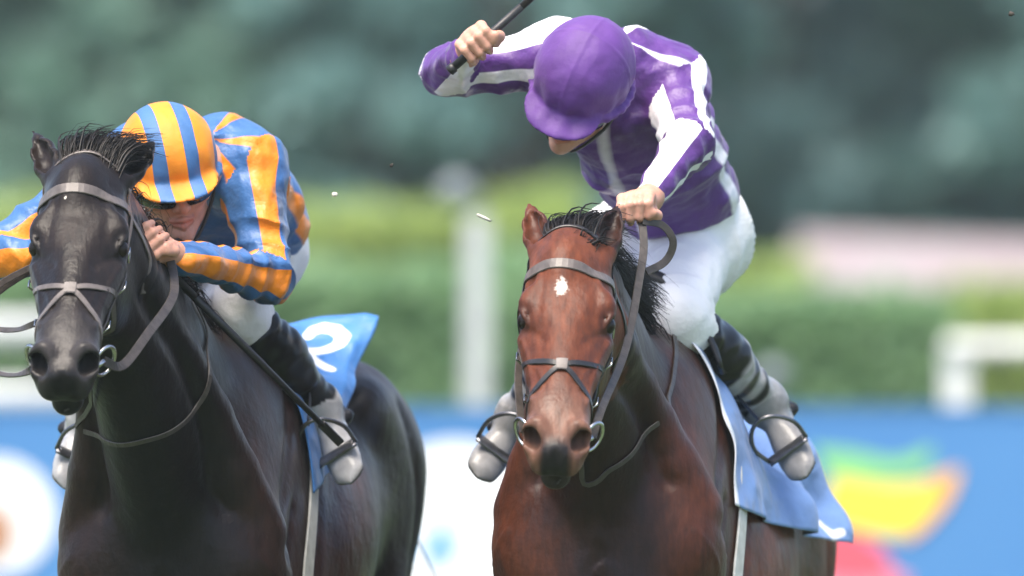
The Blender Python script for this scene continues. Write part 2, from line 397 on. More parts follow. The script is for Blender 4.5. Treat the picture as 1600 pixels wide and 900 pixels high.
def build_horse(h):
    """h: parameters. Sculpts the whole animal in one field and returns what the tack needs."""
    yaw = math.radians(h['yaw']); pt = math.radians(h['pitch'])
    lat = np.array([math.cos(yaw), -math.sin(yaw), 0]); back_h = np.array([math.sin(yaw), math.cos(yaw), 0])
    back = back_h * math.cos(pt) + np.array([0, 0, -math.sin(pt)]); up = np.cross(lat, back)
    W = np.asarray(h['withers'], float); BR = np.array([lat, back, up]); B = lambda s, l, z: W + l * lat + s * back + z * up
    HO, HR = head_frame(h['poll'], *h['head']); H = lambda s, n, f: HO + (np.array([s, n, f]) * h.get('hs', 1.0)) @ HR
    hx = [H(s, n, f) for s in (-.11, .11) for n in (-.06, .66) for f in (.06, -.28)]; hx = np.array(hx)
    xlo, xhi = h['xr']; hm, hM = hx.min(0), hx.max(0)
    tip = h['ears'][0], h['ears'][1]
    ztop = max(H(*e[0])[2] + .16 for e in h['ears'])
    Fd = Field(bands(xlo, xhi, .0095, [(hm[0], hM[0], .0045)]),
               bands(hm[1] - .05, 2.35, .0115, [(hm[1] - .04, hM[1] - .12, .005)]),
               bands(-.02, ztop + .05, .0125, [(hm[2] - .03, ztop + .05, .005), (.85, hm[2], .0095)]))
    # trunk
    Fd.loft((W, BR), [
        (-.44, 0, -.50, -.66, .02, 2, 2, .5), (-.41, 0, -.40, -.76, .10, 2, 2, .5), (-.34, 0, -.30, -.83, .15, 2, 2.2, .45), (-.22, 0, -.17, -.87, .178, 1.9, 2.2, .42),
        (-.06, 0, -.04, -.85, .195, 1.6, 2.2, .40), (.10, 0, .0, -.80, .232, 1.5, 2.1, .42), (.3, 0, -.045, -.76, .268, 1.8, 2.1, .47), (.5, 0, -.075, -.70, .275, 2, 2.1, .5),
        (.7, 0, -.06, -.62, .255, 2.1, 2.1, .52), (.85, 0, -.025, -.56, .275, 2.1, 2, .55), (1.0, 0, -.03, -.58, .27, 2, 2, .55), (1.12, 0, -.09, -.60, .225, 2, 2, .5),
        (1.21, 0, -.19, -.55, .15, 2, 2, .5), (1.25, 0, -.27, -.45, .05, 2, 2, .5)], k=.02)
    legs = h['legs']
    for sd in (-1, 1):
        # shoulder blade, upper arm, triceps, pectoral
        Fd.cap(B(.06, sd * .07, -.10), B(-.30, sd * .135, -.50), .065, .082, .06, side=lat, flat=.7)
        Fd.cap(B(.13, sd * .12, -.22), B(.0, sd * .15, -.62), .10, .092, .07, side=lat, flat=.62)
        Fd.cap(B(-.31, sd * .125, -.50), B(-.08, sd * .150, -.72), .090, .082, .06)
        Fd.ell(B(-.33, sd * .085, -.64), (.078, .075, .125), BR, .06)
        Fd.ell(B(-.30, sd * .10, -.42), (.10, .10, .16), BR, .10)
        # haunch: croup muscle, thigh, buttock, point of hip
        Fd.ell(B(.86, sd * .14, -.16), (.13, .24, .15), BR, .06)
        Fd.cap(B(.98, sd * .155, -.24), B(.80, sd * .185, -.62), .17, .115, .05, side=lat, flat=.78)
        Fd.cap(B(1.10, sd * .12, -.24), B(1.12, sd * .15, -.62), .13, .10, .06, side=lat, flat=.8)
        Fd.ell(B(.70, sd * .215, -.12), (.03, .06, .04), BR, .08)
    # groove between pectorals, spine over the croup
    Fd.cap(B(-.445, 0, -.52), B(-.42, 0, -.80), .008, .012, .06, 's')
    # neck
    nb, nt_ = h['neck_base'], h['neck_top']
    nk = spline([B(.10, 0, -.30), B(-.12, 0, nb), h['neck_mid'], H(0, .045, -.095), H(0, .07, -.10)], 15)
    nv = np.interp(np.linspace(0, 1, 15), [0, .25, .5, .8, 1], [.33, .315, .215, .125, .105]); nw = np.interp(np.linspace(0, 1, 15), [0, .25, .5, .8, 1], [.16, .15, .10, .072, .07])
    for i in range(14):
        Fd.cap(nk[i], nk[i + 1], float(nv[i]), float(nv[i + 1]), .09 if i < 4 else .02, side=lat, flat=float(nw[i] / nv[i]))
    # neck muscle: brachiocephalic strap down each side, windpipe under the throat, crest above
    for sd in (-1, 1):
        Fd.chain(spline([H(sd * .062, .06, -.13), h['neck_mid'] + sd * .085 * lat - .04 * up, B(-.32, sd * .16, -.42)], 6), [.035, .045, .052, .058, .064, .07], .05)
    crest = spline([H(0, .0, -.035), h['neck_mid'] + .19 * unit(np.cross(lat, nk[9] - nk[5])) * (-1 if np.cross(lat, nk[9] - nk[5])[2] < 0 else 1), B(-.08, 0, -.05), B(.12, 0, -.02)], 9)
    Fd.chain(crest, np.linspace(.04, .045, 9), .06)
    # legs (joints in the level frame: s back, l side, absolute height)
    Lp = lambda s, l, z: np.array([*(W[:2] + s * back_h[:2] + l * lat[:2]), z])
    hooves = []
    for kind, sd, J in legs:
        q = [Lp(*j) for j in J]
        if kind == 'fore':
            el = B(-.08, sd * .150, -.74)
            Fd.cap(el, q[0], .092, .052, .05); Fd.cap(el + .3 * (q[0] - el), q[0], .078, .05, .03)
            Fd.ell(q[0], .052, None, .02); Fd.cap(q[0], q[1], .038, .03, .015); Fd.ell(q[1], .042, None, .015); Fd.cap(q[1], q[2], .03, .036, .012)
        else:
            st = B(.80, sd * .2, -.66)
            Fd.cap(st, q[0], .115, .05, .06); Fd.ell(q[0], (.05, .06, .07), None, .02); Fd.cap(q[0], q[1], .042, .034, .015); Fd.ell(q[1], .043, None, .015); Fd.cap(q[1], q[2], .032, .038, .012)
        hooves.append((q[1], q[2], J))
    # ---- head
    hs = h.get('hs', 1.0); HF = (HO, HR / 1.0)
    sc = lambda K: [(a[0] * hs, a[1] * hs, a[2] * hs, a[3] * hs, a[4] * hs, *a[5:]) for a in K]
    Fd.loft(HF, sc([(-.05, 0, -.03, -.10, .02, 2, 2, .5), (-.03, 0, -.012, -.12, .05, 2, 2, .5), (.0, 0, .0, -.14, .064, 2, 2, .55), (.05, 0, .014, -.15, .085, 2.4, 2, .62), (.11, 0, .026, -.155, .092, 2.6, 2, .66),
                    (.17, 0, .030, -.155, .092, 2.8, 2.1, .66), (.22, 0, .026, -.15, .085, 2.6, 2.2, .60), (.29, 0, .018, -.13, .077, 2.6, 2.2, .56), (.37, 0, .010, -.112, .068, 2.6, 2.2, .52),
                    (.45, 0, .002, -.104, .067, 2.5, 2.2, .50), (.51, 0, -.004, -.106, .066, 2.3, 2.2, .48), (.555, 0, -.016, -.106, .063, 2.1, 2.3, .47), (.59, 0, -.034, -.104, .055, 2, 2.3, .47), (.612, 0, -.055, -.096, .030, 2, 2, .5), (.618, 0, -.068, -.08, .008, 2, 2, .5)]), .02)
    Fd.loft(HF, sc([(.0, 0, -.08, -.15, .03, 2, 2, .5), (.03, 0, -.06, -.215, .056, 2.2, 2, .5), (.09, 0, -.05, -.262, .068, 2.4, 2, .5), (.15, 0, -.05, -.272, .07, 2.4, 2, .5), (.21, 0, -.05, -.255, .063, 2.3, 2, .5),
                    (.28, 0, -.06, -.212, .050, 2.2, 2, .5), (.36, 0, -.07, -.168, .039, 2.1, 2, .5), (.44, 0, -.075, -.148, .034, 2, 2, .5), (.50, 0, -.08, -.152, .034, 2, 2, .45), (.545, 0, -.09, -.152, .033, 2, 2, .45), (.575, 0, -.10, -.140, .026, 2, 2, .5), (.585, 0, -.11, -.13, .01, 2, 2, .5)]), .022)
    c = lambda s, n, f: H(s, n, f)
    for sd in (-1, 1):
        Fd.cap(c(sd * .070, .125, .006), c(sd * .087, .175, -.002), .013 * hs, .0145 * hs, .03)            # brow ridge over the eye
        Fd.ell(c(sd * .088, .115, .010), .012 * hs, None, .03, 's')                                      # hollow above the eye
        Fd.cap(c(sd * .086, .235, -.055), c(sd * .058, .365, -.05), .015 * hs, .009 * hs, .03)           # facial crest
        Fd.ell(c(sd * .060, .15, -.17), (.030 * hs, .105 * hs, .095 * hs), HR, .03)                      # flat cheek of the jaw
        Fd.ell(c(sd * .094, .206, -.022), (.018 * hs, .022 * hs, .016 * hs), HR, .010, 's')              # eye socket
        e = [c(sd * .094, .180, -.026), c(sd * .097, .190, -.008), c(sd * .092, .208, -.003), c(sd * .082, .228, -.012)]
        Fd.chain(spline(e, 7), [.0045 * hs] * 7, .007)                                                    # upper lid
        e = [c(sd * .096, .182, -.030), c(sd * .095, .200, -.044), c(sd * .089, .220, -.040), c(sd * .082, .230, -.020)]
        Fd.chain(spline(e, 7), [.0042 * hs] * 7, .007)                                                   # lower lid
        # nostril: flared rim, then the opening
        Fd.ell(c(sd * .043, .545, -.042), (.026 * hs, .034 * hs, .030 * hs), HR, .022)
        Fd.chain(spline([c(sd * .022, .565, -.034), c(sd * .042, .545, -.014), c(sd * .062, .55, -.034), c(sd * .058, .575, -.062)], 8), [.0085 * hs] * 8, .014)
        Fd.chain([c(sd * .036, .585, -.046), c(sd * .052, .560, -.040), c(sd * .050, .525, -.040)], [.013 * hs, .0165 * hs, .010 * hs], .012, 's')
        # lips: corner and mouth line, chin
        Fd.ell(c(sd * .028, .565, -.092), (.026 * hs, .05 * hs, .022 * hs), HR, .02)
        Fd.chain([c(sd * .058, .47, -.112), c(sd * .05, .53, -.117), c(sd * .032, .585, -.117), c(0, .60, -.117)], [.0055 * hs, .0065 * hs, .0085 * hs, .0085 * hs], .008, 's')
    Fd.ell(c(0, .595, -.06), (.034 * hs, .026 * hs, .032 * hs), HR, .02)                                 # upper-lip prow
    for sd in (-1, 1): Fd.cap(c(sd * .070, .27, .020), c(sd * .062, .42, .006), .012 * hs, .010 * hs, .05, 's')   # hollow beside the nasal bone
    Fd.ell(c(0, .552, -.150), (.032 * hs, .038 * hs, .024 * hs), HR, .016)                                # lower lip
    Fd.ell(c(0, .515, -.176), (.030 * hs, .036 * hs, .022 * hs), HR, .02)                                # chin
    Fd.cap(c(0, .612, -.035), c(0, .63, -.085), .004, .005, .012, 's')                                   # philtrum
    # ears
    for (base, d, op) in h['ears']:
        b0 = H(*base); d = unit(d); op = unit(np.asarray(op, float) - np.dot(op, d) * d); w = np.cross(d, op)
        pts = [b0 - .02 * d, b0 + .02 * d, b0 + .058 * d + .004 * op, b0 + .108 * d + .002 * op, b0 + .148 * d - .002 * op, b0 + .178 * d + .002 * op]
        Fd.chain(pts, [.026, .028, .030, .024, .012, .003], .02, side=op, flat=.75)
        pts = [b0 + .03 * d + .018 * op, b0 + .06 * d + .018 * op, b0 + .10 * d + .014 * op, b0 + .135 * d + .006 * op]
        Fd.chain(pts, [.012, .021, .017, .006], .006, 's')
    V, Q = Fd.mesh(); V = relax(V, Q, 1, .35)
    # ---- veins and muscle edges: soft ridges and grooves laid along lines on the surface
    Nn = normals(V, Q); disp = np.zeros(len(V), np.float32)
    def relief(pts, hgt, wid, wob=.006, n=26):
        p = spline(pts, n)
        for i in range(n): p[i] = V[np.argmin(((V - p[i]) ** 2).sum(1))]
        p[1:-1] = .25 * p[:-2] + .5 * p[1:-1] + .25 * p[2:]
        lo, hi = p.min(0) - wid * 3.5, p.max(0) + wid * 3.5; m = np.where(((V > lo) & (V < hi)).all(1))[0]
        if not len(m): return
        d = np.full(len(m), 9.)
        for i in range(n - 1): d = np.minimum(d, seg_t(V[m], p[i], p[i + 1])[1])
        disp[m] += hgt * np.exp(-(d / wid) ** 2)
    for sd in (-1, 1):
        relief([H(sd * .088, .25, -.04), H(sd * .074, .32, -.03), H(sd * .064, .40, -.03), H(sd * .060, .47, -.02)], .0032, .0055)
        relief([H(sd * .070, .34, -.03), H(sd * .060, .38, -.0), H(sd * .045, .43, .0)], .0022, .0045)
        relief([H(sd * .085, .22, -.10), H(sd * .078, .30, -.10), H(sd * .066, .39, -.08)], .0026, .0055)
        relief([H(sd * .05, .10, .03), H(sd * .06, .16, .03), H(sd * .062, .22, .02)], -.0028, .010)
        relief([H(sd * .080, .235, -.03), H(sd * .066, .27, .0), H(sd * .05, .30, .01)], -.0030, .008)
        relief([B(.06, sd * .10, -.08), B(-.12, sd * .16, -.28), B(-.30, sd * .20, -.46)], -.010, .022)          # front edge of the shoulder
        relief([B(.14, sd * .18, -.26), B(.06, sd * .22, -.46), B(-.04, sd * .24, -.66)], -.009, .020)           # back edge of the triceps
        relief([B(-.10, sd * .18, -.36), B(-.16, sd * .22, -.52), B(-.14, sd * .24, -.66)], -.007, .016)
        relief([B(-.26, sd * .20, -.50), B(-.18, sd * .23, -.60), B(-.12, sd * .24, -.74)], .004, .007)           # vein on the arm
        relief([B(-.34, sd * .14, -.48), B(-.28, sd * .2, -.58), B(-.30, sd * .19, -.70), B(-.24, sd * .2, -.82)], .0035, .006)
        relief([H(sd * .07, .10, -.22), h['neck_mid'] + sd * .10 * lat - .10 * up, B(-.36, sd * .10, -.38)], -.008, .018)   # jugular groove
        relief([B(.84, sd * .3, -.10), B(.92, sd * .3, -.34), B(.84, sd * .3, -.60)], -.012, .024)               # thigh and hamstring parting
        relief([B(1.06, sd * .3, -.16), B(1.10, sd * .3, -.36), B(1.08, sd * .3, -.62)], -.010, .022)
        for q in range(4): relief([H(sd * .075, .02 - .02 * q, -.10 - .02 * q), H(sd * .07, .04 - .022 * q, -.18 - .02 * q), H(sd * .04, .08 - .02 * q, -.24 - .02 * q)], -.0035, .006)   # throat wrinkles
    V = (V + Nn * disp[:, None]).astype(np.float32)
    # ---- coat colours (points, muzzle, star) and shade painted on neck and breast, per vertex
    L3 = (V - HO) @ HR.T / hs; s_, n_, f_ = L3.T
    head = (n_ > -.02) & (np.abs(s_) < .125) & (f_ > -.30) & (n_ < .7)
    bl = (V - W) @ BR.T
    base = np.tile(np.array(h['coat'], np.float32), (len(V), 1))
    def mix(col, m): m = np.clip(m, 0, 1)[:, None]; base[:] = base * (1 - m) + np.array(col, np.float32) * m
    nz = wave(V, h['seed'], 9); nz2 = wave(V, h['seed'] + 1, 23)
    mix(h['coat2'], .5 + .6 * nz)                                                      # broad variation
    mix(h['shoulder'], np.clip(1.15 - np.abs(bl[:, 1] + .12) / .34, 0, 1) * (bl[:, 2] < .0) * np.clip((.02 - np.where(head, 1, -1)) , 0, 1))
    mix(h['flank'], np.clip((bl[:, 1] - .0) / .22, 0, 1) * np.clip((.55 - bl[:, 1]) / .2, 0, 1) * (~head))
    mix(h['throat'], np.clip((-.18 - bl[:, 1] + .05 * nz) / .12, 0, 1) * np.clip((.17 - np.abs(bl[:, 0] - .02 + .03 * nz)) / .09, 0, 1) * (~head) * .9)      # dark neck and breast coat, deepened to paint in the shade there
    mix(h['points'], np.clip((.62 - V[:, 2]) / .25, 0, 1))                             # dark legs
    muz = np.where(head, np.clip((n_ - .40 + .02 * nz2) / .10, 0, 1), 0)
    mix(h['muzzle'], muz * .85)
    mix(h['lips'], np.where(head, np.clip((n_ - .575 + .01 * nz2) / .03, 0, 1) * np.clip((.038 - np.abs(s_)) / .014, 0, 1), 0))
    mix(h['lips'], np.where(head & (n_ > .49), np.clip((-.112 - f_) / .012, 0, 1) * np.clip((.05 - np.abs(s_)) / .02, 0, 1) * .9, 0))
    mix(h['lips'], np.where(head & (n_ > .5), np.clip(1.3 - np.sqrt(((np.abs(s_) - .045) / .022) ** 2 + ((n_ - .56) / .036) ** 2 + ((f_ + .04) / .026) ** 2), 0, 1), 0) * .75)
    mix(h['points'], np.where(head, np.clip(1.5 - np.sqrt(((np.abs(s_) - .092) / .024) ** 2 + ((n_ - .205) / .034) ** 2 + ((f_ + .024) / .028) ** 2), 0, 1), 0) * .8)   # dark skin round the eye
    mix(h['chin'], np.where(head & (n_ > .46), np.clip((-.152 - f_ + .004 * nz2) / .012, 0, 1), 0) * .8)
    st = h.get('star')
    star = np.sqrt(((s_ - st[0]) / st[2]) ** 2 + ((n_ - st[1]) / st[3]) ** 2) * .02 - .02 + np.where((f_ > -.05) & head, 0, 1.0) if st else np.ones(len(V))
    root = empty(h['name'], (float(W[0]), float(W[1]), 0)); tag(root, h['label'], 'horse', 'racehorses galloping side by side')
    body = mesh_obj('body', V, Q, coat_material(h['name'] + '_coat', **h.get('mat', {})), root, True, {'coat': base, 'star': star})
    for sd in (-1, 1):
        bm = bmesh.new(); bmesh.ops.create_uvsphere(bm, u_segments=20, v_segments=12, radius=.0205 * hs)
        v = np.array([tuple(q.co) for q in bm.verts]) + H(sd * .0835, .207, -.024); f = [tuple(x.index for x in fc.verts) for fc in bm.faces]; bm.free()
        mesh_obj('eye', v, f, M_eye, root)
    for a, q, J in hooves:
        ax = unit(q - a); fwd = unit(np.array([-back_h[0], -back_h[1], 0]) - np.dot(np.array([-back_h[0], -back_h[1], 0]), ax) * ax); sdv = np.cross(ax, fwd)
        ring = lambda o, r, rf: [o + r * math.cos(t) * sdv + (rf if math.sin(t) > 0 else r) * math.sin(t) * fwd for t in np.linspace(0, 2 * math.pi, 14, endpoint=False)]
        v = ring(q - .02 * ax, .043, .046) + ring(q + .05 * ax, .058, .075); n = 14
        f = [(i, (i + 1) % n, n + (i + 1) % n, n + i) for i in range(n)] + [tuple(range(n))[::-1], tuple(range(n, 2 * n))]
        ho = mesh_obj('hoof', v, f, M_hoof, root, False)
        v = ring(q + .05 * ax, .0585, .0755) + ring(q + .058 * ax, .0585, .0755)
        mesh_obj('shoe', v, f, M_shoe, ho, False)
    bvh = BVHTree.FromPolygons([tuple(map(float, q)) for q in V], [tuple(map(int, q)) for q in Q])
    return dict(root=root, B=B, H=H, HO=HO, HR=HR, W=W, BR=BR, lat=lat, back=back, up=up, bvh=bvh, crest=crest, Lp=Lp, h=h)

def lock(mb, root, ctrl, n, spread, r=.0016, seed=0, wild=.012, segs=6, root_jit=.01, thick=3.2):
    """a lock of hair: n strands from around root following ctrl (offsets), fanning by spread"""
    g = np.random.default_rng(seed); bias = g.normal(size=3) * spread * .9
    for _ in range(n):
        r0 = np.asarray(root) + g.normal(size=3) * root_jit; l = g.uniform(.6, 1.12); j = g.normal(size=3)
        c = [r0]
        for i, o in enumerate(ctrl):
            u = (i + 1) / len(ctrl); c.append(r0 + np.asarray(o) * l + (j * spread * .7 + bias) * u + g.normal(size=3) * wild * u)
        th = thick if _ % 7 == 0 else g.uniform(.6, 1.3)
        mb.tube(spline(c, segs + 1), np.linspace(r, r * .12, segs + 1) * th, 3, cap=False)

# bay on the viewer's right, near-black horse on the left
BAY = build_horse(dict(name='bay_racehorse', label='bay racehorse with a small white star, under the jockey in purple', seed=3,
    yaw=8.5, pitch=12, withers=(.25, .75, 1.572), poll=P(894, 394, 0.0), head=(40, -2, 3), hs=.92, xr=(-.22, .92),
    neck_base=-.36, neck_mid=np.array([.168, .30, 1.475]), neck_top=0,
    ears=[((-.058, .0, -.012), (-.17, .74, .54), (-.35, -.6, .6)), ((.058, .0, -.012), (.21, .74, .56), (.35, -.4, .8))],
    coat=(.108, .029, .011), coat2=(.060, .016, .0065), shoulder=(.040, .013, .007), flank=(.115, .028, .010), throat=(.010, .004, .003), points=(.008, .006, .005),  # throat: dark coat with the shade of neck and breast mixed in
    muzzle=(.15, .075, .05), lips=(.012, .010, .010), chin=(.20, .18, .14), star=(-.014, .158, .013, .020),
    legs=[('fore', 1, [(-.16, .17, .50), (-.06, .16, .24), (-.12, .16, .058)]), ('fore', -1, [(-.52, -.17, .74), (-.34, -.16, .50), (-.18, -.15, .44)]),
          ('hind', 1, [(.72, .17, .46), (.55, .17, .22), (.50, .17, .058)]), ('hind', -1, [(1.30, -.16, .52), (1.42, -.16, .24), (1.36, -.16, .09)])]))
print('bay', round(time.time() - T0, 1))
DARK = build_horse(dict(name='dark_racehorse', label='near-black racehorse under the jockey in blue and orange stripes', seed=9,
    yaw=9, pitch=3.5, withers=(-.62, .75, 1.585), poll=P(135, 278, 0.0), head=(38.5, -4, .5), hs=.94, xr=(-1.1, .06),
    neck_base=-.34, neck_mid=np.array([-.72, .29, 1.515]), neck_top=0,
    ears=[((-.060, .0, -.010), (-.28, .72, .52), (-.5, -.5, .45)), ((.060, .0, -.012), (.42, .74, .46), (.5, -.5, .6))],
    coat=(.0115, .0070, .0056), coat2=(.0075, .0050, .0042), shoulder=(.030, .0105, .006), flank=(.062, .017, .007), throat=(.0035, .003, .003), points=(.008, .007, .007),
    muzzle=(.032, .028, .027), lips=(.005, .0045, .0045), chin=(.05, .05, .045), star=(-.03, .125, .003, .004), mat=dict(sheen=.05, tint=(.75, .78, .85), rough=.40, spec=.19, coatw=.01),
    legs=[('fore', 1, [(-.50, .17, .72), (-.34, .16, .48), (-.18, .15, .42)]), ('fore', -1, [(-.20, -.17, .50), (-.12, -.16, .24), (-.18, -.16, .058)]),
          ('hind', 1, [(1.22, .17, .52), (1.30, .17, .24), (1.24, .17, .09)]), ('hind', -1, [(.80, -.16, .46), (.62, -.16, .22), (.57, -.16, .058)])]))
print('dark', round(time.time() - T0, 1))
# ------------------------------------------------------------------ jockeys
def striped_cloth(name, c1, c2, rough=.46, c1b=None, bumpk=.7):
    """satin with c2 stripes where the 'stripe' attribute is positive"""
    m, nt, N, L, b = new_mat(name)
    at = node(nt, 'ShaderNodeAttribute', attribute_name='stripe')
    mr = node(nt, 'ShaderNodeMapRange'); mr.inputs[1].default_value = -.004; mr.inputs[2].default_value = .004
    L.new(at.outputs['Fac'], mr.inputs[0])
    tc = node(nt, 'ShaderNodeTexCoord'); nz = node(nt, 'ShaderNodeTexNoise'); nz.inputs['Scale'].default_value = 18; nz.inputs['Detail'].default_value = 4
    L.new(tc.outputs['Object'], nz.inputs['Vector'])
    vr = node(nt, 'ShaderNodeMapRange'); vr.inputs[1].default_value = .3; vr.inputs[2].default_value = .7; vr.inputs[3].default_value = .88; vr.inputs[4].default_value = 1.1; L.new(nz.outputs['Fac'], vr.inputs[0])
    mx = node(nt, 'ShaderNodeMix', data_type='RGBA'); mx.inputs[6].default_value = (*c1, 1); mx.inputs[7].default_value = (*c2, 1); L.new(mr.outputs[0], mx.inputs[0])
    vm = node(nt, 'ShaderNodeVectorMath', operation='SCALE'); L.new(mx.outputs[2], vm.inputs[0]); L.new(vr.outputs[0], vm.inputs['Scale'])
    L.new(vm.outputs[0], b.inputs['Base Color']); b.inputs['Roughness'].default_value = rough; b.inputs['Specular IOR Level'].default_value = .45
    b.inputs['Sheen Weight'].default_value = .12; b.inputs['Sheen Roughness'].default_value = .4
    b1 = ridged(nt, b, 5.5, min(1, bumpk * 1.3), .035, None, (1, 1, 1.4), 2.5, 1.2); b1 = ridged(nt, b, 15, bumpk * .8, .012, b1, (1.3, 1, .8), 2, .8); b1 = bump(nt, b, 30, bumpk * .8, .008, 3, prev=b1); bump(nt, b, 420, .2, .0008, 2, prev=b1)
    return m

def attr_mat(name, rough=.5, bs=60, bstr=.3, spec=.5, sub=0, bdist=.002):
    m, nt, N, L, b = new_mat(name)
    at = node(nt, 'ShaderNodeAttribute', attribute_name='tone')
    tc = node(nt, 'ShaderNodeTexCoord'); nz = node(nt, 'ShaderNodeTexNoise'); nz.inputs['Scale'].default_value = 45; nz.inputs['Detail'].default_value = 5
    L.new(tc.outputs['Object'], nz.inputs['Vector'])
    vr = node(nt, 'ShaderNodeMapRange'); vr.inputs[1].default_value = .3; vr.inputs[2].default_value = .7; vr.inputs[3].default_value = .82; vr.inputs[4].default_value = 1.14; L.new(nz.outputs['Fac'], vr.inputs[0])
    vm = node(nt, 'ShaderNodeVectorMath', operation='SCALE'); L.new(at.outputs['Color'], vm.inputs[0]); L.new(vr.outputs[0], vm.inputs['Scale'])
    L.new(vm.outputs[0], b.inputs['Base Color']); b.inputs['Roughness'].default_value = rough; b.inputs['Specular IOR Level'].default_value = spec
    if sub: b.inputs['Subsurface Weight'].default_value = sub; b.inputs['Subsurface Radius'].default_value = (.01, .004, .002); b.inputs['Subsurface Scale'].default_value = .6
    bump(nt, b, bs, bstr, bdist, 3)
    return m

M_skin = attr_mat('skin', .48, 300, .15, .45, .12)
M_breeches = mottled('white_breeches', (.82, .81, .80), (.87, .865, .86), 10, .6, bstr=.6, bscale=16, bdist=.012)
M_boot = attr_mat('boot_leather', .28, 90, .25, .3)
M_lens = mottled('goggle_lens', (.006, .006, .008), (.012, .011, .012), 30, .12, bstr=0)
M_black = mottled('black_rubber', (.010, .010, .011), (.022, .021, .022), 60, .45, bstr=.2)
M_white = mottled('white_cloth', (.72, .72, .74), (.82, .82, .82), 30, .6)
M_steel = mottled('bridle_steel', (.45, .45, .46), (.6, .6, .6), 40, .25, Metallic=1.0, bstr=.1)
M_iron = mottled('dark_alloy', (.12, .12, .125), (.2, .2, .21), 40, .32, Metallic=.9, bstr=.1)

def fist(F, c, a, e1, e2, wrist, s=1.0, thumb=True, spread=1.0):
    """a closed hand round the axis `a` through c: e1 = knuckle side, e2 = finger side; the palm reaches back to the wrist"""
    a, e1, e2 = unit(a), unit(e1), unit(e2); c = np.asarray(c, float); wrist = np.asarray(wrist, float)
    offs = np.array([-.030, -.010, .010, .029]) * s * spread; ln = [.86, 1.0, 1.04, .95]
    for o, l in zip(offs, ln):
        q = c + o * a; l *= s
        k = [q + .026 * s * e1 - .004 * s * e2, q + (.018 * e1 + .032 * e2) * l, q + (-.010 * e1 + .034 * e2) * l, q + (-.024 * e1 + .014 * e2) * l]
        F.cap(c + o * .75 * a - .03 * s * e2 + .014 * s * e1, k[0], .0125 * s, .0115 * s, .008)       # metacarpal
        F.ell(k[0], .0118 * s, None, .003)
        F.chain(k, [.0105 * s, .0100 * s, .0092 * s, .0078 * s], .0025)
    F.cap(wrist, c - .026 * s * e2 + .006 * s * e1, .026 * s, .030 * s, .02, side=a, flat=1.15)
    F.ell(c - .022 * s * e2, (.036 * s, .026 * s, .024 * s), np.array([a, e2, e1]), .012)
    if thumb:
        b = c + .034 * s * a
        F.chain([c - .032 * s * e2 + .018 * s * a - .008 * s * e1, b - .012 * s * e2 - .016 * s * e1, b + .010 * s * a + .014 * s * e2 - .014 * s * e1, b + .006 * s * a + .034 * s * e2 - .004 * s * e1], [.015 * s, .0135 * s, .0115 * s, .009 * s], .008)

def lens_tube(a, n=9):
    return np.linspace(-a, a, n)

crease = lambda x: 1 - 2 * np.abs(np.sin(x * .5)) ** .75

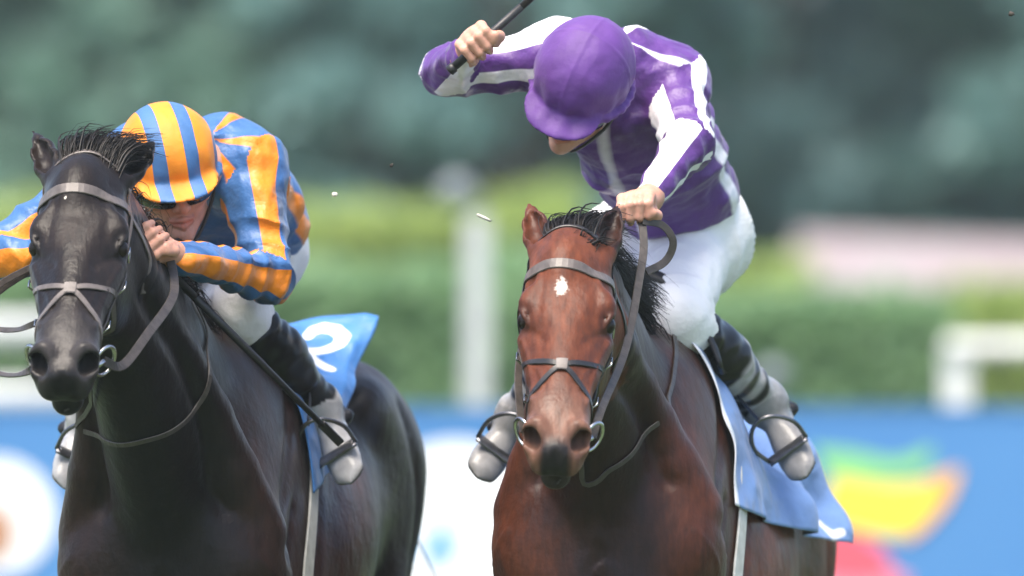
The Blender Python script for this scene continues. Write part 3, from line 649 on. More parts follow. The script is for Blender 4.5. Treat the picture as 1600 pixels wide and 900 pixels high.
def build_jockey(j):
    R_ = lambda p: P(*p)
    hc = R_(j['head']); u = unit(j['crown']); g = np.asarray(j['face'], float); g = unit(g - np.dot(g, u) * u); e = np.cross(g, u)   # e to the wearer's right-hand rule
    if e[0] < 0: e = -e
    HR = np.array([e, g, u]); hd = lambda a, b, c: hc + np.array([a, b, c]) @ HR
    nb = R_(j['neck']); sL, sR, eL, eR, wL, wR, hL, hR_ = (R_(j[k]) for k in ('shL', 'shR', 'elL', 'elR', 'wrL', 'wrR', 'haL', 'haR'))
    ch, wa, pe = (R_(j[k]) for k in ('chest', 'waist', 'pelvis'))
    hipL, hipR, knL, knR, anL, anR, toL, toR = (R_(j[k]) for k in ('hipL', 'hipR', 'knL', 'knR', 'anL', 'anR', 'toL', 'toR'))
    shx = unit(sL - sR); hipx = unit(hipL - hipR)
    allp = np.array([hc, nb, sL, sR, eL, eR, wL, wR, hL, hR_, ch, wa, pe, hipL, hipR, knL, knR, anL, anR, toL, toR])
    root = empty('person', (float(pe[0]), float(pe[1]), 0)); tag(root, j['label'], 'person', 'jockeys crouched over their horses')
    root['label'] = j['label']
    # ---------------- body (skin): one continuous mesh from head to feet
    lo, hi = allp.min(0) - .14, allp.max(0) + .14
    fb = lambda i: [(hc[i] - .12, hc[i] + .12, .0036), (hL[i] - .06, hL[i] + .06, .0034), (hR_[i] - .06, hR_[i] + .06, .0034)]
    Fb = Field(*[bands(lo[i], hi[i], .012, fb(i)) for i in range(3)])
    tc = [ch + .5 * (nb - ch), ch, .5 * (ch + wa), wa, pe]
    Fb.chain(tc, [.07, .088, .082, .075, .078], .03, side=shx, flat=1.45)
    Fb.chain([.5 * (hipL + hipR), pe], [.085, .08], .03, side=hipx, flat=1.3)
    for sh, el, wr in ((sL, eL, wL), (sR, eR, wR)):
        Fb.cap(nb + .25 * (ch - nb), sh, .055, .052, .04); Fb.ell(sh, .055, None, .03); Fb.cap(sh, el, .046, .036, .03); Fb.cap(el, wr, .036, .024, .02)
    for hp, kn, an, to in ((hipL, knL, anL, toL), (hipR, knR, anR, toR)):
        Fb.cap(hp, kn, .075, .048, .04); Fb.cap(kn, an, .044, .026, .02); fd = unit(to - an); sh = unit(an - kn); pp = unit(sh - np.dot(sh, fd) * fd); Fb.cap(an, an + .03 * pp, .026, .022, .02); Fb.cap(an + .032 * pp - .02 * fd, an + .045 * pp + .5 * np.linalg.norm(to - an) * fd, .020, .014, .02)
    Fb.cap(nb, hd(0, -.02, -.05), .056, .050, .03)
    Fb.ell(hd(0, -.005, .035), (.073, .092, .082), HR, .02); Fb.ell(hd(0, .022, -.035), (.060, .066, .075), HR, .02)
    Fb.cap(hd(-.045, .02, -.075), hd(0, .068, -.102), .018, .020, .02); Fb.cap(hd(.045, .02, -.075), hd(0, .068, -.102), .018, .020, .02)
    Fb.ell(hd(0, .082, -.1), .015, None, .012)
    Fb.cap(hd(0, .085, .005), hd(0, .108, -.032), .008, .0125, .010); 
    for sd in (-1, 1):
        Fb.ell(hd(sd * .011, .100, -.036), .0085, None, .006); Fb.ell(hd(sd * .0065, .107, -.044), .004, None, .003, 's')
        Fb.cap(hd(sd * .012, .088, .016), hd(sd * .045, .074, .014), .009, .009, .012)
        Fb.ell(hd(sd * .033, .094, -.004), (.016, .012, .009), HR, .010, 's'); Fb.ell(hd(sd * .032, .079, -.004), .0125, None, .003)
        Fb.ell(hd(sd * .048, .062, -.028), (.018, .018, .014), HR, .02)
        Fb.ell(hd(sd * .074, -.012, -.012), (.009, .019, .030), HR, .006); Fb.ell(hd(sd * .083, -.008, -.010), (.005, .010, .017), HR, .005, 's')
        Fb.cap(hd(0, .094, -.063), hd(sd * .023, .082, -.066), .0065, .004, .005); Fb.cap(hd(0, .092, -.076), hd(sd * .02, .081, -.074), .0075, .005, .005)
    Fb.chain([hd(-.026, .084, -.070), hd(0, .100, -.0695), hd(.026, .084, -.070)], [.002, .0026, .002], .003, 's')
    for hcn, wr, k in ((hL, wL, 'fistL'), (hR_, wR, 'fistR')):
        ax, e1, e2 = j[k]; fist(Fb, hcn, ax, e1, e2, wr, j.get('hand', .95))
    V, Q = Fb.mesh(); V = relax(V, Q, 1, .25)
    tone = np.tile(np.array(j['skin'], np.float32), (len(V), 1)); L3 = (V - hc) @ HR.T
    def mixc(c, m): m = np.clip(m, 0, 1)[:, None]; tone[:] = tone * (1 - m) + np.array(c, np.float32) * m
    nearhead = np.linalg.norm(V - hc, axis=1) < .16
    mixc((.42, .13, .09), nearhead * np.clip(1.2 - np.abs(L3[:, 2] + .069) / .012, 0, 1) * (L3[:, 1] > .074) * (np.abs(L3[:, 0]) < .028) * .8)
    mixc((.55, .20, .13), nearhead * np.clip(1.1 - np.linalg.norm((L3 - np.array([0, .105, -.035])) / .028, axis=1), 0, 1) * .6)
    for hcn in (hL, hR_): mixc((.52, .22, .15), np.clip(1.2 - np.linalg.norm(V - hcn, axis=1) / .05, 0, 1) * (.25 + .45 * wave(V, 5, 70)))
    mesh_obj('body', V, Q, M_skin, root, True, {'tone': tone})
    # ---------------- silks
    cl = np.array([sL, sR, eL, eR, wL, wR, ch, wa, pe, nb]); lo, hi = cl.min(0) - .13, cl.max(0) + .13
    Fj = Field(*[bands(lo[i], hi[i], .0062) for i in range(3)])
    tw, twr = tc[:4] + [wa + .55 * (pe - wa)], j.get('torso_r', [.092, .125, .122, .112, .10])
    Fj.chain(tw, twr, .04, side=shx, flat=j.get('torso_flat', 1.4))
    if 'hump' in j:
        for hp, r in j['hump']: Fj.ell(R_(hp), r, None, .08)
    SR = j.get('sleeve_r', (.074, .049, .046, .034))
    for sh, el, wr in ((sL, eL, wL), (sR, eR, wR)):
        Fj.cap(nb + .3 * (ch - nb), sh, .075, .070, .05); Fj.ell(sh, SR[0], None, .05); Fj.cap(sh, el, SR[0] * .92, SR[1], .03); Fj.ell(el, SR[1], None, .02)
        Fj.cap(el, el + .75 * (wr - el), SR[1], SR[2] * .86, .02); Fj.cap(el + .75 * (wr - el), wr, SR[2] * .86, SR[3], .01)
    Fj.chain([nb, nb + .03 * unit(hc - nb)], [.062, .058], .02)
    V, Q = Fj.mesh(); V = relax(V, Q, 2, .4); Nn = normals(V, Q)
    # folds: rings along the sleeves, drapes over the back
    disp = .0042 * wave(V, j['seed'], 30, 7) + .0026 * wave(V, j['seed'] + 4, 70, 7)
    tcam = np.array([0, -1., 0]); best = np.full(len(V), 9.); stripe = np.full(len(V), -1., np.float32)
    def ang(V, a, b):
        ax = unit(b - a); r0 = unit(tcam - np.dot(tcam, ax) * ax); r1 = np.cross(ax, r0); w = V - a
        return np.arctan2(w @ r1, w @ r0)
    def bandset(phi, L):
        o = np.full(len(phi), -1., np.float32)
        for c0, hw in L: o = np.maximum(o, np.cos(phi - math.radians(c0)) - math.cos(math.radians(hw)))
        return o
    segs = [(sL, eL, SR[0], SR[1], j['armL'][0], 1), (eL, wL, SR[1], SR[2], j['armL'][1], 1), (sR, eR, SR[0], SR[1], j['armR'][0], 1), (eR, wR, SR[1], SR[2], j['armR'][1], 1), (tc[0] + .35 * (nb - tc[0]), pe, .115, .125, j['torso'], 0)]
    for a, b, ra, rb, L, arm in segs:
        t, d = seg_t(V, a, b); dn = d / (ra + (rb - ra) * t) + (0.0 if arm else -.12); m = dn < best; best[m] = dn[m]
        ph = ang(V, a, b); stripe[m] = bandset(ph, L)[m]
        if arm:
            Lg = np.linalg.norm(b - a); ring = crease(t * Lg * 95 + 1.6 * np.sin(ph * 1 + j['seed']) + 2.0 * wave(V, j['seed'] + 8, 14)); disp = np.where(m, disp + .0045 * ring * np.clip(1.2 - np.abs(t - (1 if ra > rb and a is not eL else 0.1)) * 1.4, .25, 1), disp)
        else:
            ring = crease(t * 24 + 1.3 * np.sin(2 * ph + j['seed']) + 2.2 * wave(V, j['seed'] + 2, 10)); disp = np.where(m, disp + .006 * ring, disp)
    V = V + Nn * disp[:, None]
    mesh_obj('silks', V, Q, j['cloth'], root, True, {'stripe': stripe})
    # ---------------- breeches
    cl = np.array([pe, hipL, hipR, knL, knR]); lo, hi = cl.min(0) - .17, cl.max(0) + .17
    Fp = Field(*[bands(lo[i], hi[i], .007) for i in range(3)])
    Fp.chain([wa + .55 * (pe - wa), pe, .5 * (hipL + hipR)], [.100, .122, .125], .05, side=hipx, flat=1.35)
    for hp, kn, an in ((hipL, knL, anL), (hipR, knR, anR)):
        Fp.ell(hp, j.get('seat_r', .125), None, .06); Fp.cap(hp, kn, j.get('thigh_r', .112), .068, .05); Fp.ell(kn, .068, None, .02); Fp.cap(kn, kn + .30 * (an - kn), .066, .052, .02)
    V, Q = Fp.mesh(); V = relax(V, Q, 2, .4); Nn = normals(V, Q)
    dd = .0032 * wave(V, j['seed'] + 20, 34, 6)
    for hp, kn in ((hipL, knL), (hipR, knR)):
        t, d = seg_t(V, hp, kn); dd = dd + np.where(d < .15, .0055 * crease(t * 40 + 2.0 * wave(V, 33, 14)) * np.clip(np.abs(t - .55) * 2.2, 0, 1), 0)
    V = V + Nn * dd[:, None]
    mesh_obj('breeches', V, Q, M_breeches, root)
    # ---------------- boots, one each side, with their stirrups
    for kn, an, to, sd in ((knL, anL, toL, 1), (knR, anR, toR, -1)):
        fd = unit(to - an); sh = unit(an - kn); hl = an - .035 * fd + .045 * unit(sh - np.dot(sh, fd) * fd); sole_n = unit(np.cross(np.cross(fd, -sh), fd))  # away from the sole, towards the shin
        cl = np.array([kn, an, to, hl]); lo, hi = cl.min(0) - .10, cl.max(0) + .10
        Ff = Field(*[bands(lo[i], hi[i], .005) for i in range(3)]); top = kn + .24 * (an - kn); sv = np.cross(fd, sole_n)
        Ff.cap(top, kn + .5 * (an - kn), .064, .062, .02); Ff.cap(kn + .45 * (an - kn), an, .062, .042, .03); Ff.ell(an, .043, None, .02)
        Lf = float(np.dot(to - hl, fd)) + .010; mid = hl + .5 * Lf * fd
        Ff.loft((hl, np.array([sv, fd, sole_n])), [(-.042, 0, .012, -.012, .008, 2, 2, .5), (-.030, 0, .040, -.026, .025, 2, 3, .4), (.0, 0, .055, -.028, .032, 2, 3, .4), (.30 * Lf, 0, .050, -.026, .030, 2, 3, .35), (.55 * Lf, 0, .026, -.027, .036, 2, 3, .35),
                 (.78 * Lf, 0, .008, -.028, .036, 2, 3, .3), (.93 * Lf, 0, -.004, -.027, .026, 2, 3, .3), (Lf, 0, -.014, -.022, .006, 2, 2, .5)], .02)
        Ff.loft((hl, np.array([sv, fd, sole_n])), [(-.036, 0, -.020, -.040, .020, 2, 4, .5), (-.01, 0, -.020, -.042, .031, 2, 4, .5), (.028, 0, -.020, -.040, .029, 2, 4, .5), (.032, 0, -.022, -.036, .020, 2, 4, .5)], .003)
        Ff.cap(an, hl + .02 * fd + .03 * sole_n, .040, .030, .03)
        V, Q = Ff.mesh(); V = relax(V, Q, 1, .3); Nn = normals(V, Q)
        t, d = seg_t(V, kn, an); tf, df = seg_t(V, an, to)
        lower = df < d - .004
        V = V + Nn * (.0016 * np.sin(t * 40 + 3 * wave(V, 3, 26)) * (~lower) + .0012 * wave(V, 9, 60))[:, None]
        tone = np.tile(np.array(j['boot_top'], np.float32), (len(V), 1)); nz = wave(V, 12, 40)
        def mb_(c, m): m = np.clip(m, 0, 1)[:, None]; tone[:] = tone * (1 - m) + np.array(c, np.float32) * m
        mb_(j['boot_low'], np.clip((t - j['boot_split'] + .03 * nz) / .03, 0, 1))
        mb_(j['boot_foot'], np.where(lower, 1, np.clip((t - .95) / .03, 0, 1)))
        if j.get('straps', True):
            for tt in (.66, .80): mb_((.012, .012, .013), np.where(~lower, np.clip(1.6 - np.abs(t - tt + .03 * nz) / .028, 0, 1), 0))
        vl = np.array([-1. * sd, 0, 0]); vl = unit(vl - np.dot(vl, sh) * sh); inn = ((V - kn) @ vl) / .055
        mb_(j['boot_front'], np.where(~lower & (t > j['boot_split'] - .02), np.clip((inn - .05 + .15 * nz) * 6, 0, 1), 0))
        und = (V - hl) @ (-sole_n); alo = (V - hl) @ fd
        mb_((.012, .012, .013), np.where((alo > -.06) & (d > .045), np.clip((und - .016) / .004, 0, 1), 0))
        bo = mesh_obj('boot', V, Q, M_boot, root, True, {'tone': tone})
        s = MB(); w0 = to - .055 * fd
        pts = [w0 - .030 * sole_n + .046 * k * sv for k in (-1, -.5, 0, .5, 1)]
        s.tube(spline(pts, 9), .014, 8, flat=.35, up=sole_n)
        loop = [w0 - .030 * sole_n - .046 * sv, w0 + .02 * sole_n - .050 * sv, w0 + .062 * sole_n - .03 * sv, w0 + .078 * sole_n, w0 + .062 * sole_n + .03 * sv, w0 + .02 * sole_n + .050 * sv, w0 - .030 * sole_n + .046 * sv]
        s.tube(spline(loop, 25), .0046, 7)
        st = s.build('stirrup_iron', M_iron, None); j.setdefault('stirrups', []).append((st, w0 + .078 * sole_n, sd, w0))
    # ---------------- helmet with its silk cover and peak
    hl0 = hd(0, 0, .04); ext = .19; Fh = Field(*[bands(hl0[i] - ext, hl0[i] + ext, .0036) for i in range(3)])
    Fh.ell(hd(0, -.006, .044), (.098, .117, .100), HR, .0)
    x, y, z = Fh.pts((slice(None),) * 3, hc, HR)
    Fh.F = np.maximum(Fh.F, -(z - (-.012 + .10 * np.clip(y, -.2, .2) + .9 * np.clip(y, 0, .2) ** 2 * 0)))     # open below, lower at the nape
    rim = [hd(.098 * math.cos(t), -.006 + .118 * math.sin(t), -.005 + .016 * math.sin(t)) for t in np.linspace(0, 2 * math.pi, 33)]
    Fh.chain(rim, [.006] * 33, .010)
    rp = unit(np.array([0, 1, -.16]) @ HR); rn = np.cross(e, rp); rn = rn if np.dot(rn, u) > 0 else -rn
    Fh.ell(hd(0, .096, .014), (.080, .064, .010), np.array([e, rp, rn]), .014)
    V, Q = Fh.mesh(); V = relax(V, Q, 1, .3); Nn = normals(V, Q); L3 = (V - hc) @ HR.T
    seam = j['helmet_seams'](L3); pk = np.clip(1 - np.abs(L3[:, 2] - .02 - .1 * L3[:, 1]) / .05, 0, 1)
    V = V + Nn * (.0014 * seam + .0022 * pk * np.sin(26 * np.arctan2(L3[:, 0], L3[:, 1]) / 2 + 2 * wave(V, 2, 18)) + .0011 * wave(V, 7, 55, 6))[:, None]
    mesh_obj('helmet', V, Q, j['cap'], root, True, {'stripe': j['cap_stripe'](L3).astype(np.float32)})
    # goggles: a lens wrapped round the brow, with strap
    s = MB(); n = 17; rows = []
    for v_, (zz, off) in enumerate(((-.036, 0.003), (-.031, .012), (-.010, .017), (.012, .012), (.018, .004))):
        for t in np.linspace(-1.05, 1.05, n):
            rows.append(hd((.073 + off) * math.sin(t), -.002 + (.098 + off - .008 * math.exp(-(t / .18) ** 2) * (zz < 0)) * math.cos(t), zz + .006 * math.exp(-(t / .25) ** 2) * (zz < -.02)))
    s.add(rows, [(r * n + i, r * n + i + 1, (r + 1) * n + i + 1, (r + 1) * n + i) for r in range(4) for i in range(n - 1)])
    go = s.build('goggles', M_lens, root)
    for sd in (-1, 1):
        s = MB(); s.tube(spline([hd(sd * .068, .045, -.004), hd(sd * .083, .0, .0), hd(sd * .082, -.05, .004)], 8), .009, 6, flat=.35, up=e); s.build('strap', M_black, go)
    s = MB()
    s.tube(spline([hd(-.088, .015, .0), hd(-.072, .03, -.06), hd(-.03, .06, -.118), hd(0, .064, -.125), hd(.03, .06, -.118), hd(.072, .03, -.06), hd(.088, .015, .0)], 25), .0065, 6, flat=.45, up=u)
    s.build('chin_strap', j.get('chin', M_black), root)
    return dict(root=root, hd=hd, hL=hL, hR=hR_, wL=wL, wR=wR, j=j, anL=anL, anR=anR, toL=toL, toR=toR)

def cap_quarter_seams(L3):
    return np.exp(-(L3[:, 0] / .004) ** 2) * (L3[:, 2] > .02) + np.exp(-((L3[:, 1] + .01) / .004) ** 2) * (L3[:, 2] > .02)

M_purple = striped_cloth('purple_white_silk', (.092, .030, .190), (.80, .78, .82))
M_purple_cap = striped_cloth('purple_cap_silk', (.098, .031, .205), (.8, .8, .82), .62, bumpk=.35)
M_blue_orange = striped_cloth('blue_orange_silk', (.036, .118, .30), (.74, .215, .007))
M_blue_orange_cap = striped_cloth('blue_orange_cap_silk', (.042, .13, .31), (.76, .24, .009), .62, bumpk=.3)

PURPLE = build_jockey(dict(label='jockey in purple and white silks raising a whip on the bay', seed=2, cloth=M_purple, cap=M_purple_cap, skin=(.55, .285, .20),
    head=(908, 134, .50), crown=(.10, -.75, .65), face=(-.42, -.54, -.72), neck=(985, 92, .68),
    shL=(1048, 132, .70), shR=(878, 92, .54), elL=(1076, 225, .50), elR=(698, 112, .58), wrL=(1012, 312, .34), wrR=(726, 88, .40), haL=(994, 328, .28), haR=(748, 70, .335),
    chest=(988, 180, .76), waist=(1046, 282, .96), pelvis=(1056, 362, 1.12), hipL=(1080, 380, 1.10), hipR=(980, 394, 1.16), seat_r=.095, thigh_r=.090,
    knL=(1056, 500, .72), knR=(930, 500, .72), anL=(1192, 628, .96), anR=(812, 650, .92), toL=(1230, 716, .82), toR=(772, 712, .80),
    fistL=((1, .1, .1), (0, -.25, 1), (-.1, -1, -.2)), fistR=((.74, -.10, .66), (-.60, -.25, .75), (.1, -1, -.1)),
    armL=(((52, 36), (-58, 17), (170, 30)), ((38, 42), (-72, 11), (180, 25))), armR=(((60, 36), (-24, 13), (180, 30)), ((60, 40), (180, 40))),
    torso=((36, 3.2), (-62, 7), (110, 14), (-150, 14)), boot_top=(.006, .006, .006), boot_low=(.33, .32, .31), boot_foot=(.24, .235, .23), boot_front=(.006, .006, .006), boot_split=.50,
    cap_stripe=lambda L: np.full(len(L), -1.), helmet_seams=cap_quarter_seams))
BLUE = build_jockey(dict(label='jockey in blue and orange striped silks crouched low on the near-black horse', seed=6, cloth=M_blue_orange, cap=M_blue_orange_cap, skin=(.55, .285, .20),
    head=(266, 272, .48), crown=(-.10, -.40, .91), face=(.22, -.89, -.39), neck=(338, 236, .68),
    shL=(388, 262, .66), shR=(214, 256, .60), elL=(420, 432, .52), elR=(-26, 408, .48), wrL=(278, 402, .20), wrR=(100, 390, .36), haL=(242, 376, .12), haR=(145, 375, .30),
    chest=(330, 282, .76), waist=(375, 345, .98), pelvis=(362, 384, 1.12), hipL=(376, 402, 1.08), hipR=(272, 402, 1.16), seat_r=.090, thigh_r=.086,
    knL=(368, 490, .66), knR=(240, 500, .70), anL=(496, 636, .83), anR=(142, 650, .86), toL=(522, 722, .70), toR=(124, 728, .74),
    fistL=((.66, .05, -.72), (-.72, -.15, -.62), (-.1, -1, .1)), fistR=((1, .1, .1), (0, -.25, 1), (-.1, -1, -.2)),
    armL=(((-26, 25), (-146, 25), (94, 25)), ((-8, 32), (-128, 24), (112, 24))), armR=(((0, 24), (120, 24), (-120, 24)), ((20, 44), (-100, 30), (150, 24))),
    torso=((-75, 9), (-20, 9), (40, 9), (100, 9), (160, 9), (220, 9)), torso_r=[.088, .112, .11, .10, .092], boot_top=(.005, .006, .006), boot_low=(.005, .006, .006), boot_foot=(.33, .33, .33), boot_front=(.005, .006, .006), boot_split=.55,
    cap_stripe=lambda L: np.cos(L[:, 0] / .0335 * math.pi) * .5 + .12, helmet_seams=lambda L: np.exp(-((np.abs(L[:, 0]) % .0335 - .0168) / .003) ** 2) * .3))
print('jockeys', round(time.time() - T0, 1))
# ------------------------------------------------------------------ tack
M_leather = mottled('grey_brown_leather', (.075, .062, .054), (.13, .11, .10), 50, .42, bstr=.25, bscale=200, bdist=.001)
M_leather_dark = mottled('black_leather', (.007, .0065, .0065), (.017, .015, .014), 50, .4, bstr=.25, bscale=200, bdist=.001)
M_rope = mottled('rein_leather', (.03, .024, .02), (.06, .05, .043), 60, .5)

def strap(name, pts, width, mat, parent, bvh=None, off=.0025, n=36, thick=.0032, lift=None, normal=None):
    """a leather strap: follows pts, drawn onto the animal's surface where bvh is given"""
    p = spline(pts, n); nrm = np.zeros_like(p)
    for i in range(n):
        if bvh is not None:
            loc, no, _, dist = bvh.find_nearest(Vector(p[i]))
            if loc is not None:
                no = np.array(no); lo = np.array(loc)
                p[i] = lo + no * (off + (lift[i] if lift is not None else 0)); nrm[i] = no
        if not nrm[i].any(): nrm[i] = normal if normal is not None else (0, -1, 0)
    for _ in range(2):
        p[1:-1] = .25 * p[:-2] + .5 * p[1:-1] + .25 * p[2:]; nrm[1:-1] = .25 * nrm[:-2] + .5 * nrm[1:-1] + .25 * nrm[2:]
    tan = np.gradient(p, axis=0); tan /= np.linalg.norm(tan, axis=1)[:, None] + 1e-9
    V = []
    for i in range(n):
        no = unit(nrm[i] - np.dot(nrm[i], tan[i]) * tan[i]); sd = np.cross(tan[i], no)
        w = width / 2
        for a, b in ((-1, 0), (-.86, 1), (.86, 1), (1, 0), (.86, -1), (-.86, -1)): V.append(p[i] + sd * w * a + no * thick * .5 * b)
    F = [(i * 6 + k, i * 6 + (k + 1) % 6, (i + 1) * 6 + (k + 1) % 6, (i + 1) * 6 + k) for i in range(n - 1) for k in range(6)]
    F += [tuple(range(6))[::-1], tuple((n - 1) * 6 + k for k in range(6))]
    return mesh_obj(name, V, F, mat, parent, False)

def ring(name, c, axis, r, t, mat, parent, flat=1.0):
    a = unit(axis); x = unit(np.cross(a, [0.1, .2, 1])); y = np.cross(a, x); s = MB()
    s.tube([np.asarray(c) + r * (math.cos(q) * x * flat + math.sin(q) * y) for q in np.linspace(0, 2 * math.pi, 25)], t, 7, cap=False)
    return s.build(name, mat, parent)

def build_bridle(hz, label, hands, reins, leather):
    H, bvh, HR = hz['H'], hz['bvh'], hz['HR']; root = empty('bridle', tuple(hz['HO'])); tag(root, label, 'bridle', 'racing bridles')
    S = lambda name, pts, w, mat=leather, **k: strap(name, [H(*q) for q in pts], w, mat, root, bvh, **k)
    S('browband', [(-.10, .045, -.06), (-.094, .075, -.01), (-.06, .098, .04), (0, .104, .05), (.06, .098, .04), (.094, .075, -.01), (.10, .045, -.06)], .022, M_leather)
    S('headpiece', [(-.10, .045, -.06), (-.08, .0, -.03), (-.05, -.025, .02), (0, -.03, .03), (.05, -.025, .02), (.08, .0, -.03), (.10, .045, -.06)], .022)
    # crossed noseband
    for sd in (-1, 1):
        S('noseband_strap', [(sd * .095, .27, -.12), (sd * .085, .315, -.06), (sd * .05, .365, .02), (0, .385, .03), (-sd * .045, .415, .015), (-sd * .075, .46, -.05), (-sd * .06, .475, -.12)], .013)
    S('noseband_pad', [(-.014, .385, .03), (0, .385, .035), (.014, .385, .03)], .030, M_leather, off=.006, n=8)
    S('chin_strap', [(-.06, .475, -.12), (-.03, .485, -.17), (0, .488, -.18), (.03, .485, -.17), (.06, .475, -.12)], .013)
    S('jaw_strap', [(-.095, .27, -.12), (-.07, .275, -.22), (0, .285, -.26), (.07, .275, -.22), (.095, .27, -.12)], .013)
    S('throat_lash', [(-.10, .045, -.06), (-.10, .06, -.18), (0, .07, -.30), (.10, .06, -.18), (.10, .045, -.06)], .012)
    rc = []
    for sd in (-1, 1):
        ck = S('cheek_strap', [(sd * .10, .045, -.06), (sd * .11, .14, -.075), (sd * .105, .27, -.09), (sd * .085, .38, -.10), (sd * .072, .445, -.105)], .014, off=.004)
        c0 = H(sd * .072, .472, -.108); rc.append(c0)
        ring('bit_ring', c0, HR[0] + .5 * HR[1] * 0 + np.array([0, -.5 * 0, 0]) - .75 * sd * HR[1] * -1, .030, .0042, M_steel, root)
        for n_, f_ in ((.16, -.078), (.27, -.09), (.40, -.10)):
            loc, no, _, _ = bvh.find_nearest(Vector(H(sd * .105, n_, f_))); loc, no = np.array(loc), np.array(no)
            b = MB(); x = HR[1]; y = unit(np.cross(no, x)); q = loc + no * .008
            b.tube([q + .010 * x + .010 * y, q + .010 * x - .010 * y, q - .010 * x - .010 * y, q - .010 * x + .010 * y, q + .010 * x + .010 * y], .0022, 6, cap=False); b.build('buckle', M_steel, ck)
    b = MB(); b.tube(spline([rc[0], H(-.03, .50, -.118), H(0, .49, -.115), H(.03, .50, -.118), rc[1]], 15), .006, 8); b.build('bit_mouthpiece', M_steel, root)
    for pts, w in reins: strap('rein', pts(rc), w, M_rope, root, None, n=40, normal=(.3, -1, .2))
    return root, rc

BRB, rcB = build_bridle(BAY, 'leather bridle with crossed noseband on the bay horse', None, [
    (lambda rc: [rc[1], rc[1] + np.array([.02, .06, .06]), P(978, 545, .02), P(1000, 430, .17), P(1006, 385, .22), P(1002, 345, .26), P(988, 332, .27)], .017),
    (lambda rc: [rc[0], P(812, 640, -.16), P(812, 560, .02), P(842, 470, .2), P(905, 400, .28), P(965, 345, .28), P(985, 334, .27)], .017),
    (lambda rc: [P(1004, 345, .25), P(1035, 352, .27), P(1052, 378, .28), P(1040, 408, .28), P(1010, 425, .24)], .016)], M_leather_dark)
BRD, rcD = build_bridle(DARK, 'leather bridle with crossed noseband on the near-black horse', None, [
    (lambda rc: [rc[1], P(192, 572, -.24), P(232, 520, -.12), P(268, 470, .04), P(272, 435, .12), P(262, 395, .17), P(250, 382, .18)], .019),
    (lambda rc: [rc[0], P(48, 578, -.30), P(10, 586, -.18), P(-40, 560, .0), P(-20, 470, .2), P(90, 400, .30), P(140, 380, .30)], .015),
    (lambda rc: [P(70, 498, -.20), P(48, 508, -.18), P(20, 516, -.10), P(-20, 506, .0), P(-10, 450, .2), P(100, 395, .30), P(140, 380, .30)], .013)], M_leather)

# ---- saddle cloths draped over the back by casting onto the animal
def cloth_material(name, blue, white, edge=None):
    m = striped_cloth(name, blue, white, .5, bumpk=.45)
    return m

def cast(hz, s, th, off, ax=-.32):
    A = hz['B'](s, 0, ax); d = hz['lat'] * math.sin(th) + hz['up'] * math.cos(th)
    o = A + d * .85; loc, no, i, dist = hz['bvh'].ray_cast(Vector(o), Vector(-d), 1.2)
    if loc is None: loc = A + d * .28
    return np.array(loc) + d * off, d

def poly_dist(u, v, lines):
    d = np.full(u.shape, 9.)
    for L in lines:
        for (ax, ay), (bx, by) in zip(L[:-1], L[1:]):
            dx, dy = bx - ax, by - ay; t = np.clip(((u - ax) * dx + (v - ay) * dy) / (dx * dx + dy * dy + 1e-12), 0, 1)
            d = np.minimum(d, np.hypot(u - ax - t * dx, v - ay - t * dy))
    return d

def saddle_cloth(hz, label, mat, s0, s1, th0, th1, flutter, strokes, hw, white_front=0.0, ns=64, nt=120, trim=None):
    """u along the back (metres), v across (metres of arc from the spine, + on the viewer's right)"""
    V, U, W = [], [], []
    S = np.linspace(s0, s1, ns); T = np.linspace(-1, 1, nt)
    rows = []; TT = []
    for s in S:
        aa = (s - s0) / (s1 - s0); T = np.radians(np.linspace(th0(aa), th1(aa), nt)); TT.append(T)
        row = np.array([cast(hz, s, t, .014)[0] for t in T]); dirs = np.array([cast(hz, s, t, .0)[1] for t in T])
        for _ in range(6): row[1:-1] = .25 * row[:-2] + .5 * row[1:-1] + .25 * row[2:]
        rows.append((row, dirs))
    G = np.array([r[0] for r in rows]); D = np.array([r[1] for r in rows])
    for _ in range(4): G[1:-1] = .25 * G[:-2] + .5 * G[1:-1] + .25 * G[2:]
    a = (S - s0) / (s1 - s0); T_ = np.array(TT); A_ = np.repeat(a[:, None], nt, 1); S_ = np.repeat(S[:, None], nt, 1); C_ = np.zeros_like(T_)
    for i in range(ns):
        c = np.r_[0, np.cumsum(np.linalg.norm(np.diff(G[i], axis=0), axis=1))]; C_[i] = c - np.interp(0, T_[i], c)
    G = flutter(G, D, A_, T_, hz)
    st = hw - poly_dist(S_, C_, strokes) if strokes else np.full(A_.shape, -1.)
    st = np.maximum(st, (white_front - (S_ - s0))) if white_front else st
    V = G.reshape(-1, 3); q = np.arange(ns * nt).reshape(ns, nt)
    Q = np.stack([q[:-1, :-1], q[1:, :-1], q[1:, 1:], q[:-1, 1:]], -1).reshape(-1, 4)
    o = mesh_obj('saddle_cloth', V, Q, mat, None, True, {'stripe': (st.ravel() * 4).astype(np.float32)})
    md = o.modifiers.new('thickness', 'SOLIDIFY'); md.thickness = .003
    tag(o, label, 'saddle cloth', 'numbered saddle cloths')
    return o

